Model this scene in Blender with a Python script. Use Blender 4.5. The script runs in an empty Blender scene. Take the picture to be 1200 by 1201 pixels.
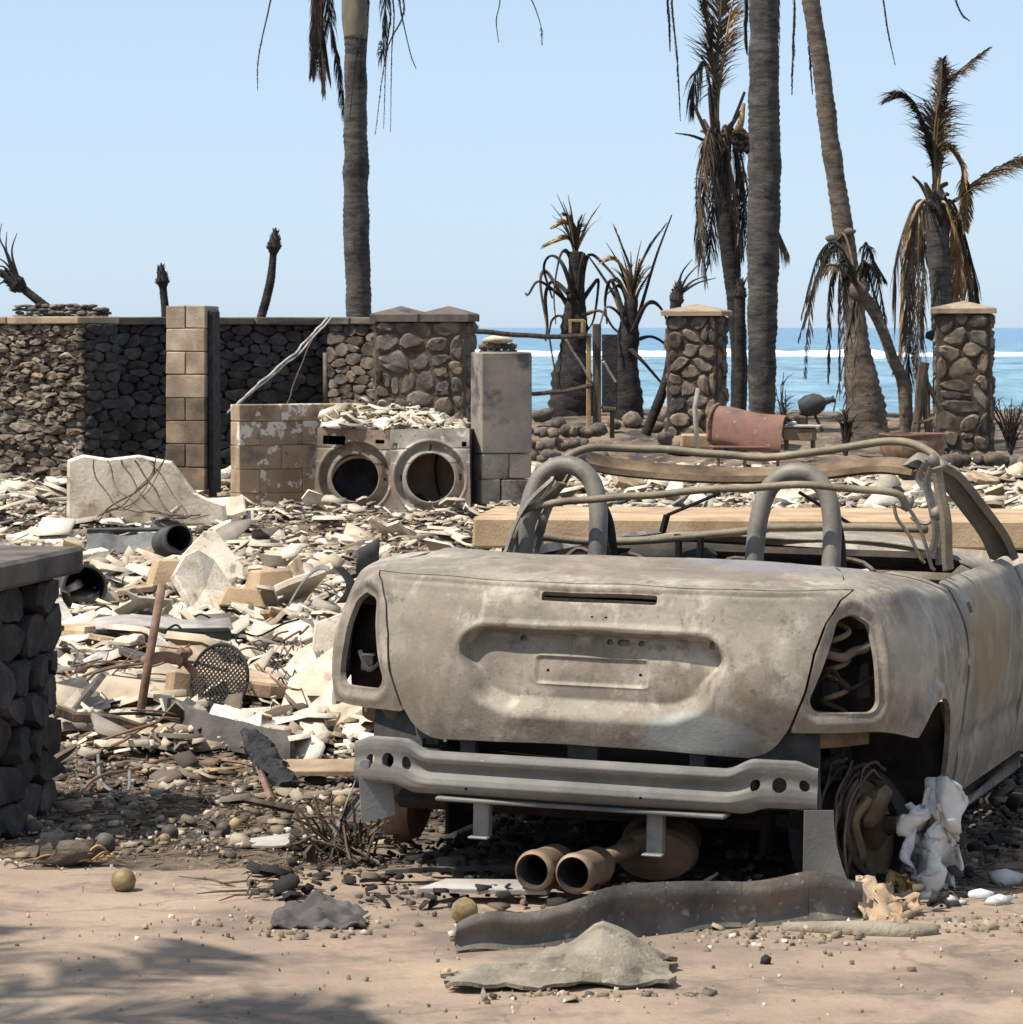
import bpy, bmesh, math, random
import numpy as np
from mathutils import Vector, Matrix, noise
random.seed(11); RNG = np.random.default_rng(11)
SC = bpy.context.scene; COL = SC.collection
R = math.radians
# ---------------------------------------------------------------- camera, sky, sun, exposure
F, H, HY = 4000.0, 1.57, 384.0          # focal length in photo pixels, eye height, horizon row
cam = bpy.data.cameras.new('camera'); cam.sensor_fit = 'HORIZONTAL'; cam.sensor_width = 36.0
cam.lens = F / 1200 * 36.0; cam.shift_y = -(600.5 - HY) / 1200.0
cam.clip_start = 0.1; cam.clip_end = 60000
cam.dof.use_dof = True; cam.dof.focus_distance = 11.5; cam.dof.aperture_fstop = 38
camo = bpy.data.objects.new('camera', cam); COL.objects.link(camo)
camo.location = (0, 0, H); camo.rotation_euler = (R(90), 0, 0); SC.camera = camo
SUN_EL, SUN_AZ = R(60), R(-112)          # azimuth clockwise from +Y: the sun stands high on the left, a little behind the camera
sd = Vector((math.sin(SUN_AZ) * math.cos(SUN_EL), math.cos(SUN_AZ) * math.cos(SUN_EL), math.sin(SUN_EL)))
sun = bpy.data.lights.new('sun', 'SUN'); sun.energy = 5.0; sun.angle = R(0.53); sun.color = (1.0, 0.955, 0.88)
suno = bpy.data.objects.new('sun', sun); COL.objects.link(suno); suno.rotation_euler = sd.to_track_quat('Z', 'Y').to_euler()
W = bpy.data.worlds.new('World'); SC.world = W; W.use_nodes = True
wt = W.node_tree; bg = wt.nodes['Background']; sk = wt.nodes.new('ShaderNodeTexSky'); sk.sky_type = 'NISHITA'
sk.sun_disc = False; sk.sun_elevation = SUN_EL; sk.sun_rotation = SUN_AZ
sk.altitude = 0; sk.air_density = 0.6; sk.dust_density = 0.6; sk.ozone_density = 2.0
hz = wt.nodes.new('ShaderNodeMix'); hz.data_type = 'RGBA'; hz.inputs[0].default_value = 0.7     # even sea haze over the whole sky
hz.inputs[7].default_value = (3.15, 3.95, 4.85, 1)
wt.links.new(sk.outputs[0], hz.inputs[6]); wt.links.new(hz.outputs[2], bg.inputs[0]); bg.inputs[1].default_value = 0.135
SC.view_settings.view_transform = 'Standard'; SC.view_settings.look = 'None'
SC.view_settings.exposure = 0.49; SC.view_settings.gamma = 1.0; SC.view_settings.use_curve_mapping = False
SC.cycles.max_bounces = 6

# ---------------------------------------------------------------- helpers
def P(px, py, D): return Vector(((px - 600) / F * D, D, H - (py - HY) / F * D))
def GD(py, z=0.0): return (H - z) * F / (py - HY)       # distance at which ground of height z shows on photo row py

def nvec(p): return Vector((noise.noise(p), noise.noise(p + Vector((31.4, 7.1, 3.3))), noise.noise(p + Vector((5.7, 41.2, 19.9)))))

def lin(c):
    return tuple((x / 255 / 12.92 if x / 255 <= 0.04045 else ((x / 255 + 0.055) / 1.055) ** 2.4) for x in c) + (1.0,)

MATS = {}
def mat(name, cols, scale=4.0, detail=7, rough=0.85, bump=0.3, bscale=30.0, metal=0.0, coord='obj', rnd=0.0, island=None,
        ramp=(0.3, 0.7), spec=0.3, spots=None, streak=None, patches=None, bdist=0.01):
    """noise-coloured principled material; cols are sRGB bytes. spots=(col,scale,lo,hi), patches=[(centre,radius,col)]"""
    m = bpy.data.materials.new(name); m.use_nodes = True; MATS[name] = m
    nt = m.node_tree; N = nt.nodes; L = nt.links; b = N['Principled BSDF']
    b.inputs['Roughness'].default_value = rough; b.inputs['Metallic'].default_value = metal
    b.inputs['Specular IOR Level'].default_value = spec
    if coord == 'world':
        src = N.new('ShaderNodeNewGeometry').outputs['Position']
    else:
        src = N.new('ShaderNodeTexCoord').outputs['Object']
        oi = N.new('ShaderNodeObjectInfo'); ad = N.new('ShaderNodeVectorMath'); ad.operation = 'MULTIPLY_ADD'
        cb = N.new('ShaderNodeCombineXYZ')
        for k in range(3): L.new(oi.outputs['Random'], cb.inputs[k])
        L.new(cb.outputs[0], ad.inputs[0]); ad.inputs[1].default_value = (37, 53, 71) if coord == 'obj' else (0, 0, 0)
        L.new(src, ad.inputs[2]); raw = src; src = ad.outputs[0]
    if streak:
        mp = N.new('ShaderNodeMapping'); mp.inputs['Scale'].default_value = streak; L.new(src, mp.inputs[0]); s2 = mp.outputs[0]
    else: s2 = src
    n1 = N.new('ShaderNodeTexNoise'); n1.inputs['Scale'].default_value = scale; n1.inputs['Detail'].default_value = detail
    n1.inputs['Roughness'].default_value = 0.62; L.new(s2, n1.inputs['Vector'])
    cr = N.new('ShaderNodeValToRGB'); e = cr.color_ramp.elements
    while len(e) < len(cols): e.new(0.5)
    for k, c in enumerate(cols):
        e[k].position = ramp[0] + (ramp[1] - ramp[0]) * k / max(1, len(cols) - 1); e[k].color = lin(c)
    L.new(n1.outputs['Fac'], cr.inputs[0]); out = cr.outputs[0]
    def mixc(fac, a, col, mode='MIX'):
        mx = N.new('ShaderNodeMix'); mx.data_type = 'RGBA'; mx.blend_type = mode
        if isinstance(fac, float): mx.inputs[0].default_value = fac
        else: L.new(fac, mx.inputs[0])
        L.new(a, mx.inputs[6])
        if isinstance(col, tuple): mx.inputs[7].default_value = col
        else: L.new(col, mx.inputs[7])
        return mx.outputs[2]
    def mrange(v, lo, hi, a=0.0, c=1.0):
        mr = N.new('ShaderNodeMapRange'); mr.inputs[1].default_value = lo; mr.inputs[2].default_value = hi
        mr.inputs[3].default_value = a; mr.inputs[4].default_value = c; L.new(v, mr.inputs[0]); return mr.outputs[0]
    if island:                                     # palette picked per separate piece of the mesh
        g = N.new('ShaderNodeNewGeometry'); c2 = N.new('ShaderNodeValToRGB'); c2.color_ramp.interpolation = 'LINEAR'; e2 = c2.color_ramp.elements
        while len(e2) < len(island): e2.new(0.5)
        for k, c in enumerate(island): e2[k].position = k / (len(island) - 1); e2[k].color = lin(c)
        L.new(g.outputs['Random Per Island'], c2.inputs[0])
        k = mrange(n1.outputs['Fac'], 0.25, 0.75, 0.62, 1.15)
        vm = N.new('ShaderNodeVectorMath'); vm.operation = 'SCALE'; L.new(c2.outputs[0], vm.inputs[0]); L.new(k, vm.inputs[3]); out = vm.outputs[0]
    if rnd:
        oi2 = N.new('ShaderNodeObjectInfo'); k = mrange(oi2.outputs['Random'], 0, 1, 1 - rnd, 1 + rnd)
        vm = N.new('ShaderNodeVectorMath'); vm.operation = 'SCALE'; L.new(out, vm.inputs[0]); L.new(k, vm.inputs[3]); out = vm.outputs[0]
    for sp in (spots or []):
        n3 = N.new('ShaderNodeTexNoise'); n3.inputs['Scale'].default_value = sp[1]; n3.inputs['Detail'].default_value = 5
        n3.inputs['Roughness'].default_value = 0.65; 
        if len(sp) > 5: m3 = N.new('ShaderNodeMapping'); m3.inputs['Scale'].default_value = sp[5]; L.new(src, m3.inputs[0]); L.new(m3.outputs[0], n3.inputs['Vector'])
        else: L.new(src, n3.inputs['Vector'])
        out = mixc(mrange(n3.outputs['Fac'], sp[2], sp[3], 0, sp[4] if len(sp) > 4 else 1.0), out, lin(sp[0]))
    for (c, rad, col, amt) in (patches or []):     # stains with a place and outline of their own, in object space
        vs = N.new('ShaderNodeVectorMath'); vs.operation = 'SUBTRACT'; L.new(raw, vs.inputs[0]); vs.inputs[1].default_value = c
        vd = N.new('ShaderNodeVectorMath'); vd.operation = 'DIVIDE'; L.new(vs.outputs[0], vd.inputs[0]); vd.inputs[1].default_value = rad
        vl = N.new('ShaderNodeVectorMath'); vl.operation = 'LENGTH'; L.new(vd.outputs[0], vl.inputs[0])
        n4 = N.new('ShaderNodeTexNoise'); n4.inputs['Scale'].default_value = 9; n4.inputs['Detail'].default_value = 6; L.new(raw, n4.inputs['Vector'])
        am = N.new('ShaderNodeMath'); am.operation = 'MULTIPLY_ADD'; L.new(n4.outputs['Fac'], am.inputs[0]); am.inputs[1].default_value = 0.9; L.new(vl.outputs['Value'], am.inputs[2])
        out = mixc(mrange(am.outputs[0], 1.55, 1.2, 0, amt), out, lin(col))
    L.new(out, b.inputs['Base Color'])
    if bump:
        nb = N.new('ShaderNodeTexNoise'); nb.inputs['Scale'].default_value = bscale; nb.inputs['Detail'].default_value = 8; nb.inputs['Roughness'].default_value = 0.65
        L.new(s2, nb.inputs['Vector']); bp = N.new('ShaderNodeBump'); bp.inputs['Strength'].default_value = bump; bp.inputs['Distance'].default_value = bdist
        L.new(nb.outputs['Fac'], bp.inputs['Height']); L.new(bp.outputs[0], b.inputs['Normal'])
    return m

def setp(o, label=None, cat=None, group=None, kind=None):
    if label: o['label'] = label
    if cat: o['category'] = cat
    if group: o['group'] = group
    if kind: o['kind'] = kind
    return o
def empty(name, label, cat, loc=(0, 0, 0), rz=0.0, group=None):
    o = bpy.data.objects.new(name, None); COL.objects.link(o); o.location = loc; o.rotation_euler = (0, 0, rz); o.empty_display_size = 0.1
    return setp(o, label, cat, group, 'thing')
def link(name, me, parent=None):
    o = bpy.data.objects.new(name, me); COL.objects.link(o)
    if parent is not None: o.parent = parent
    return o
def mesh(name, geo, m, parent=None, smooth=False, loc=None, rot=None, sharp=None):
    v, f = geo; me = bpy.data.meshes.new(name)
    me.from_pydata([tuple(map(float, p)) for p in v], [], [tuple(int(i) for i in q) for q in f])
    if m is not None: me.materials.append(MATS[m] if isinstance(m, str) else m)
    if smooth:
        me.polygons.foreach_set('use_smooth', [True] * len(me.polygons))
        if sharp: me.set_sharp_from_angle(angle=R(sharp))
    o = link(name, me, parent)
    if loc is not None: o.location = loc
    if rot is not None: o.rotation_euler = rot
    return o
def join(*gs):
    V = []; Fc = []
    for v, f in gs:
        n = len(V); V += [tuple(p) for p in v]; Fc += [tuple(i + n for i in q) for q in f]
    return V, Fc
def xf(geo, M): return [M @ Vector(p) for p in geo[0]], geo[1]
def mv(geo, x, y, z): return [(p[0] + x, p[1] + y, p[2] + z) for p in geo[0]], geo[1]

def box(sx, sy, sz, bev=0.01, c=(0, 0, 0), jit=0.0):
    """chamfered box of full size sx, sy, sz"""
    hx, hy, hz = sx / 2, sy / 2, sz / 2; b = min(bev, hx * .9, hy * .9, hz * .9); V = []; idx = {}
    for a in (-1, 1):
        for d in (-1, 1):
            for e in (-1, 1):
                jx, jy, jz = (random.uniform(-jit, jit) for _ in range(3))
                for k, p in enumerate(((a * hx, d * (hy - b), e * (hz - b)), (a * (hx - b), d * hy, e * (hz - b)), (a * (hx - b), d * (hy - b), e * hz))):
                    idx[(a, d, e, k)] = len(V); V.append((p[0] + c[0] + jx, p[1] + c[1] + jy, p[2] + c[2] + jz))
    q = idx; Fc = []
    for a in (-1, 1):
        Fc.append([q[(a, -1, -1, 0)], q[(a, 1, -1, 0)], q[(a, 1, 1, 0)], q[(a, -1, 1, 0)]][::a])
        Fc.append([q[(-1, a, -1, 1)], q[(1, a, -1, 1)], q[(1, a, 1, 1)], q[(-1, a, 1, 1)]][::-a])
        Fc.append([q[(-1, -1, a, 2)], q[(1, -1, a, 2)], q[(1, 1, a, 2)], q[(-1, 1, a, 2)]][::a])
    for a in (-1, 1):
        for d in (-1, 1):
            Fc.append([q[(a, d, -1, 0)], q[(a, d, 1, 0)], q[(a, d, 1, 1)], q[(a, d, -1, 1)]][::a * d])
            Fc.append([q[(a, -1, d, 0)], q[(a, 1, d, 0)], q[(a, 1, d, 2)], q[(a, -1, d, 2)]][::-a * d])
            Fc.append([q[(-1, a, d, 1)], q[(1, a, d, 1)], q[(1, a, d, 2)], q[(-1, a, d, 2)]][::a * d])
            for e in (-1, 1): Fc.append([q[(a, d, e, 0)], q[(a, d, e, 1)], q[(a, d, e, 2)]][::a * d * e])
    return V, Fc

def spline(pts, n=8):
    """Catmull-Rom through the points"""
    p = [Vector(q) for q in pts]
    if len(p) < 3: return [p[0].lerp(p[-1], k / n) for k in range(n + 1)]
    p = [p[0] * 2 - p[1]] + p + [p[-1] * 2 - p[-2]]; out = []
    for i in range(1, len(p) - 2):
        a, b, c, d = p[i - 1:i + 3]
        for k in range(n):
            t = k / n; out.append(0.5 * (2 * b + (c - a) * t + (2 * a - 5 * b + 4 * c - d) * t * t + (3 * b - a - 3 * c + d) * t ** 3))
    out.append(p[-2].copy()); return out
def tube(pts, r, n=8, caps=True, flat=1.0):
    pts = [Vector(p) for p in pts]; m = len(pts)
    rr = r if isinstance(r, (list, tuple, np.ndarray)) else [r] * m
    if len(rr) != m: rr = np.interp(np.linspace(0, 1, m), np.linspace(0, 1, len(rr)), rr)
    V = []; Fc = []; t0 = (pts[1] - pts[0]).normalized()
    u = t0.orthogonal().normalized() if abs(t0.z) > .9 else t0.cross(Vector((0, 0, 1))).normalized()
    for i, p in enumerate(pts):
        t = (pts[min(i + 1, m - 1)] - pts[max(i - 1, 0)])
        t = t.normalized() if t.length > 1e-9 else t0
        u = (u - t * u.dot(t)); u = u.normalized() if u.length > 1e-6 else t.orthogonal().normalized(); w = t.cross(u)
        for k in range(n):
            a = 2 * math.pi * k / n; V.append(p + (u * math.cos(a) + w * math.sin(a) * flat) * float(rr[i]))
    for i in range(m - 1):
        for k in range(n):
            k2 = (k + 1) % n; Fc.append((i * n + k, i * n + k2, (i + 1) * n + k2, (i + 1) * n + k))
    if caps: Fc.append(tuple(range(n))[::-1]); Fc.append(tuple((m - 1) * n + k for k in range(n)))
    return V, Fc
def wob(pts, amp, n=6, sc=1.5, seed=0):
    out = spline(pts, n)
    for i in range(1, len(out) - 1): out[i] = out[i] + nvec(out[i] * sc + Vector((seed * 3.1, seed, 7))) * amp
    return out
def lathe(prof, n=24, cap0=False, cap1=False):
    V = []; Fc = []
    for r, z in prof:
        for k in range(n):
            a = 2 * math.pi * k / n; V.append((r * math.cos(a), r * math.sin(a), z))
    for i in range(len(prof) - 1):
        for k in range(n):
            k2 = (k + 1) % n; Fc.append((i * n + k, i * n + k2, (i + 1) * n + k2, (i + 1) * n + k))
    if cap0: Fc.append(tuple(range(n))[::-1])
    if cap1: Fc.append(tuple((len(prof) - 1) * n + k for k in range(n)))
    return V, Fc
def sheet(fn, nu, nv, thick=0.0):
    """grid surface fn(a,b) a,b in 0..1, optional thickness along its normal"""
    A = np.array([[fn(i / nu, j / nv) for j in range(nv + 1)] for i in range(nu + 1)], float)
    gu = np.gradient(A, axis=0); gv = np.gradient(A, axis=1); Nn = np.cross(gu, gv); Nn /= np.linalg.norm(Nn, axis=2, keepdims=True) + 1e-12
    ix = lambda i, j: i * (nv + 1) + j
    Fc = [(ix(i, j), ix(i + 1, j), ix(i + 1, j + 1), ix(i, j + 1)) for i in range(nu) for j in range(nv)]
    V = A.reshape(-1, 3)
    if thick:
        n = len(V); B = (A - Nn * thick).reshape(-1, 3); V = np.vstack([V, B]); Fc += [tuple(k + n for k in q[::-1]) for q in Fc[:nu * nv]]
        rim = [ix(i, 0) for i in range(nu)] + [ix(nu, j) for j in range(nv)] + [ix(i, nv) for i in range(nu, 0, -1)] + [ix(0, j) for j in range(nv, 0, -1)]
        for k in range(len(rim)): a, b = rim[k], rim[(k + 1) % len(rim)]; Fc.append((b, a, a + n, b + n))
    return [tuple(p) for p in V], Fc
def plate(poly, t, dz=None):
    """flat slab from a plan outline with thickness t; dz(x,y) bends it"""
    n = len(poly); dz = dz or (lambda x, y: 0.0); cx = sum(p[0] for p in poly) / n; cy = sum(p[1] for p in poly) / n
    V = []
    for z, s in ((0, 1.0), (t * .8, 1.0), (t, .96)):
        V += [(cx + (x - cx) * s, cy + (y - cy) * s, z + dz(x, y)) for x, y in poly]
    V.append((cx, cy, t + dz(cx, cy))); Fc = [tuple(range(n))[::-1]]
    for r in range(2):
        for k in range(n): k2 = (k + 1) % n; Fc.append((r * n + k, r * n + k2, r * n + n + k2, r * n + n + k))
    for k in range(n): Fc.append((2 * n + k, 2 * n + (k + 1) % n, 3 * n))
    return V, Fc
_bm = bmesh.new(); bmesh.ops.create_icosphere(_bm, subdivisions=2, radius=1.0)
ICO2 = ([v.co.copy() for v in _bm.verts], [tuple(v.index for v in f.verts) for f in _bm.faces]); _bm.free()
_bm = bmesh.new(); bmesh.ops.create_icosphere(_bm, subdivisions=1, radius=1.0)
ICO1 = ([v.co.copy() for v in _bm.verts], [tuple(v.index for v in f.verts) for f in _bm.faces]); _bm.free()
def blob(sx, sy, sz, amp=0.15, sc=1.2, seed=0, ico=None, box_=0.0):
    b = ico or ICO2; V = []
    for p in b[0]:
        q = p
        if box_: m = max(abs(p.x), abs(p.y), abs(p.z)); q = p.lerp(p / m, box_)
        k = 1 + amp * noise.noise(p * sc + Vector((seed * 7.3, seed * 1.7, 3))) * 1.6
        V.append((q.x * sx * k, q.y * sy * k, q.z * sz * k))
    return V, b[1]

# fitted stones: a cell layout on a panel, each cell a domed stone ------------------------------------------------
def cells(w, h, size, asp, jit, seed, vary=0.0):
    rg = random.Random(seed); pts = []; nr = max(1, round(h / (size / asp))); z = 0
    rows = [1 + vary * rg.uniform(-.5, .6) for _ in range(nr)]; tot = sum(rows)
    for k in range(nr):
        rh = rows[k] / tot * h; x = -rg.random() * size
        while x < w:
            sw = size * rg.uniform(1 - .55 * max(vary, .3), 1 + .75 * max(vary, .3)); cx = x + sw / 2
            if 0 < cx < w: pts.append((cx, z + rh / 2 + rg.uniform(-jit, jit) * rh))
            x += sw
        z += rh
    out = []
    P2 = np.array(pts) * [1, asp]
    for i in range(len(pts)):
        d = np.sum((P2 - P2[i]) ** 2, axis=1); near = np.argsort(d)[1:18]
        poly = [(0, 0), (w, 0), (w, h * asp), (0, h * asp)]
        for j in near:
            m = (P2[i] + P2[j]) / 2; nx, ny = P2[j] - P2[i]; q = []
            for a in range(len(poly)):
                A = poly[a]; B = poly[(a + 1) % len(poly)]
                da = (A[0] - m[0]) * nx + (A[1] - m[1]) * ny; db = (B[0] - m[0]) * nx + (B[1] - m[1]) * ny
                if da <= 0: q.append(A)
                if da * db < 0: t = da / (da - db); q.append((A[0] + (B[0] - A[0]) * t, A[1] + (B[1] - A[1]) * t))
            poly = q
            if len(poly) < 3: break
        if len(poly) >= 3: out.append([(x, y / asp) for x, y in poly])
    return out
def stone_geo(poly, gap, proud, rg, n=11, flatness=.8):
    c = np.mean(poly, axis=0); p = np.array(poly)
    d = np.linalg.norm(p - c, axis=1, keepdims=True) + 1e-6; p = c + (p - c) * np.clip(1 - gap / d, .35, 1)
    for _ in range(1 if n < 10 else 2):                        # Chaikin
        a = p; b = np.roll(p, -1, axis=0); p = np.stack([a * .75 + b * .25, a * .25 + b * .75], 1).reshape(-1, 2)
    seg = np.linalg.norm(np.roll(p, -1, axis=0) - p, axis=1); cum = np.concatenate([[0], np.cumsum(seg)])
    pp = np.vstack([p, p[:1]]); t = np.linspace(0, cum[-1], n, endpoint=False)
    ring = np.stack([np.interp(t, cum, pp[:, 0]), np.interp(t, cum, pp[:, 1])], 1)
    ring += (np.array([[rg.uniform(-1, 1), rg.uniform(-1, 1)] for _ in range(n)])) * gap * .5
    V = []; tx, ty = rg.uniform(-.18, .18), rg.uniform(-.15, .2)
    for s, hh in ((1.0, -.35), (1.0, .5), (flatness, .95)):
        for x, y in ring:
            x2, y2 = c[0] + (x - c[0]) * s, c[1] + (y - c[1]) * s
            V.append((x2 - c[0], -(proud * hh * (1 + rg.uniform(-.12, .12)) + (tx * (x2 - c[0]) + ty * (y2 - c[1])) * (hh > 0)), y2 - c[1]))
    V.append((0, -proud, 0)); Fc = []
    for r in range(2):
        for k in range(n): k2 = (k + 1) % n; Fc.append((r * n + k, r * n + k2, r * n + n + k2, r * n + n + k))
    for k in range(n): Fc.append((2 * n + k, 2 * n + (k + 1) % n, 3 * n))
    return V, Fc, c
def stone_face(parent, w, h, M, m, size=.18, rough=0.0, asp=1.5, jit=.35, gap=.006, proud=.035, seed=1, vary=.5, pvar=.4, n=11, flat=.8, keep=None):
    """stones on a vertical panel: panel x along width, z up, -y outwards; M places the panel in the parent"""
    rg = random.Random(seed)
    for poly in cells(w, h, size, asp, jit, seed, vary):
        g = stone_geo(poly, gap, proud * (1 + pvar * rg.uniform(-1, 1)), rg, n, flat)
        if keep and not keep(g[2][0], g[2][1]): continue
        mm = m if isinstance(m, str) else rg.choice(m)
        gv = g[0]
        if rough: gv = [tuple(Vector(p) + Vector((rg.uniform(-1, 1), rg.uniform(-1, 1), rg.uniform(-1, 1))) * rough) for p in gv]
        o = mesh('stone', (gv, g[1]), mm, parent, True, sharp=22 if rough else 50)
        o.matrix_local = M @ Matrix.Translation((g[2][0], 0, g[2][1]))
def face_matrix(x, y, z, ang):   # panel origin and the angle its width direction makes with +X
    return Matrix.Translation((x, y, z)) @ Matrix.Rotation(ang, 4, 'Z')
def facing(a, b):                # from corner a to corner b (world points), stones facing the right-hand side of a>b
    d = Vector(b) - Vector(a); return d.length, face_matrix(a[0], a[1], a[2], math.atan2(d.y, d.x))
# ---------------------------------------------------------------- materials
mat('ground_ash', [(72, 61, 52), (110, 94, 78), (142, 123, 102)], scale=1.6, rough=.95, bump=.9, bscale=14, coord='world', bdist=.04,
    spots=[((46, 42, 40), 2.3, .5, .62, .8), ((196, 184, 165), 9, .6, .68, .6)])
mat('driveway', [(122, 106, 91), (142, 123, 105), (158, 139, 119)], scale=1.3, detail=10, rough=.92, bump=.6, bscale=45, coord='world',
    spots=[((104, 91, 81), 2.4, .5, .62, .75), ((166, 140, 113), 1.9, .56, .68, .6), ((92, 82, 75), .9, .54, .66, .5), ((88, 78, 70), 5.5, .58, .72, .55), ((84, 76, 70), 42, .62, .72, .5), ((188, 170, 148), 75, .66, .74, .6), ((176, 152, 126), 14, .62, .74, .4)])
mat('sea', [(46, 116, 150), (60, 132, 166)], scale=.01, rough=.28, bump=0, coord='world', spec=.35)
mat('foam', [(225, 232, 236), (252, 253, 254)], scale=.3, rough=.9, bump=.6, bscale=.6, coord='world', bdist=.4)
mat('basalt', [(54, 50, 47), (92, 84, 76), (124, 113, 101)], scale=7, rough=.9, bump=.8, bscale=45, rnd=.3, bdist=.012, spots=[((140, 124, 104), 13, .6, .7, .5)])
mat('basalt_soot', [(32, 32, 33), (58, 56, 55), (86, 81, 76)], scale=6, rough=.9, bump=.8, bscale=40, rnd=.4, bdist=.012)
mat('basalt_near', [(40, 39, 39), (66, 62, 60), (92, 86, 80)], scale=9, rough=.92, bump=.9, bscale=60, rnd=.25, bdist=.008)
mat('lava_tan', [(70, 63, 56), (114, 103, 90), (150, 136, 118)], scale=8, rough=.95, bump=.9, bscale=50, rnd=.35, bdist=.015, spots=[((38, 35, 33), 6, .56, .7, .7)])
mat('lava_brown', [(68, 59, 51), (108, 94, 80), (140, 123, 105)], scale=7, rough=.92, bump=.8, bscale=50, rnd=.3, bdist=.012)
mat('mortar', [(56, 49, 42), (86, 75, 63)], scale=9, rough=.97, bump=.9, bscale=40, bdist=.02)
mat('mortar_tan', [(70, 60, 50), (104, 90, 74)], scale=8, rough=.97, bump=.9, bscale=40, bdist=.02)
mat('coping_tan', [(132, 114, 95), (158, 138, 115), (110, 96, 82)], scale=4, rough=.9, bump=.4, bscale=40)
mat('coping_soot', [(58, 53, 49), (92, 84, 76), (110, 98, 86)], scale=5, rough=.9, bump=.5, bscale=40)
mat('block_tan', [(128, 110, 91), (160, 141, 119), (194, 176, 153)], scale=3.2, rough=.93, bump=.6, bscale=70, rnd=.13, spots=[((226, 208, 182), 2.0, .58, .75, .7), ((92, 78, 66), 3, .62, .78, .6)])
mat('block_scorched', [(70, 60, 52), (112, 96, 80), (150, 128, 104)], scale=3.4, rough=.93, bump=.6, bscale=70, rnd=.15)
mat('block_black', [(34, 31, 30), (62, 56, 52)], scale=4, rough=.95, bump=.5, bscale=50)
mat('block_brown', [(134, 110, 88), (164, 140, 114), (116, 97, 80)], scale=3, rough=.93, bump=.5, bscale=60, rnd=.12, spots=[((214, 202, 188), 4.2, .585, .60, .95), ((112, 100, 92), 5.5, .58, .62, .6)])
mat('concrete_grey', [(106, 100, 94), (136, 126, 115), (158, 144, 127)], scale=2.5, rough=.92, bump=.4, bscale=50, spots=[((54, 54, 58), 3.2, .5, .62, .8)])
mat('concrete_tan', [(130, 107, 84), (164, 137, 107), (188, 162, 130)], scale=3, rough=.9, bump=.5, bscale=60)
mat('plaster', [(172, 157, 136), (206, 191, 169), (228, 216, 197)], scale=3.2, rough=.92, bump=.5, bscale=30, rnd=.16, spots=[((146, 126, 103), 5, .56, .68, .7), ((96, 86, 76), 8, .60, .68, .6), ((120, 104, 88), 24, .6, .7, .5)])
mat('plaster_grey', [(128, 122, 116), (176, 168, 158), (204, 194, 180)], scale=3, rough=.9, bump=.4, bscale=30, rnd=.25)
mat('slab_tan', [(124, 103, 82), (166, 142, 114), (196, 173, 144)], scale=4, rough=.92, bump=.5, bscale=40, rnd=.2)
mat('slab_dark', [(44, 41, 40), (78, 73, 70), (104, 98, 92)], scale=4, rough=.85, bump=.5, bscale=40, rnd=.25)
mat('chips', [(120, 110, 95), (230, 218, 198)], scale=8, rough=.92, bump=.4, bscale=40, coord='world',
    island=[(218, 204, 182), (188, 170, 145), (232, 220, 201), (146, 130, 110), (200, 184, 160), (132, 122, 111), (210, 195, 172), (96, 87, 79), (172, 154, 130), (224, 212, 193)])
mat('chips_dark', [(60, 56, 52), (120, 112, 102)], scale=10, rough=.92, bump=.4, bscale=50, coord='world',
    island=[(64, 57, 51), (104, 92, 79), (138, 121, 101), (80, 72, 65), (164, 146, 122), (54, 49, 45), (118, 102, 85), (92, 82, 72), (196, 180, 156), (72, 64, 57)])
mat('chips_ash', [(120, 110, 95), (200, 188, 170)], scale=10, rough=.95, bump=.4, bscale=40, coord='world',
    island=[(150, 136, 117), (176, 159, 135), (120, 108, 94), (198, 182, 157), (96, 86, 76), (164, 147, 124), (138, 124, 106), (74, 67, 60), (186, 168, 142), (128, 115, 100)])
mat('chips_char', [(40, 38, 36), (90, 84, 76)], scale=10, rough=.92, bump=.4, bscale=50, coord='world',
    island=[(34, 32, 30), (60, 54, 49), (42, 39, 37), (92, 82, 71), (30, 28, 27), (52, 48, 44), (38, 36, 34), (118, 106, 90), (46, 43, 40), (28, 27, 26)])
mat('pebbles', [(60, 56, 52), (120, 112, 102)], scale=20, rough=.9, bump=.3, bscale=80, coord='world',
    island=[(88, 76, 64), (124, 107, 88), (146, 127, 104), (100, 87, 73), (168, 149, 124), (84, 74, 64), (216, 203, 184), (116, 100, 82), (136, 118, 98), (72, 64, 57)])
mat('charcoal', [(16, 16, 17), (38, 37, 37), (64, 62, 60)], scale=12, rough=.75, bump=1, bscale=50, bdist=.02, spec=.4)
mat('burnt_wood', [(40, 35, 31), (84, 71, 58), (116, 98, 78)], scale=5, rough=.9, bump=.7, bscale=30, streak=(4, 4, .6))
mat('tan_wood', [(140, 112, 80), (176, 146, 106)], scale=6, rough=.9, bump=.4, bscale=40)
mat('wire', [(62, 54, 48), (112, 98, 84)], scale=14, rough=.7, bump=.2, bscale=60, metal=.2)
mat('wire_rust', [(92, 66, 50), (140, 108, 82)], scale=14, rough=.8, bump=.2, bscale=60)
mat('rust', [(82, 60, 48), (120, 92, 75), (146, 118, 98)], scale=9, rough=.8, bump=.4, bscale=60, spots=[((80, 72, 66), 8, .56, .7, .7)])
mat('rust_pink', [(98, 68, 57), (122, 88, 75), (140, 106, 92)], scale=3, rough=.75, bump=.3, bscale=60, spots=[((206, 188, 174), 22, .66, .7, .8), ((74, 60, 53), 3, .54, .66, .7)])
mat('steel_grey', [(88, 90, 90), (122, 122, 118), (146, 142, 134)], scale=5, rough=.6, bump=.25, bscale=60, metal=.25, spots=[((78, 70, 62), 7, .56, .7, .7)])
mat('steel_dark', [(38, 38, 40), (66, 64, 62), (92, 88, 82)], scale=5, rough=.7, bump=.3, bscale=50, metal=.2)
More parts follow.
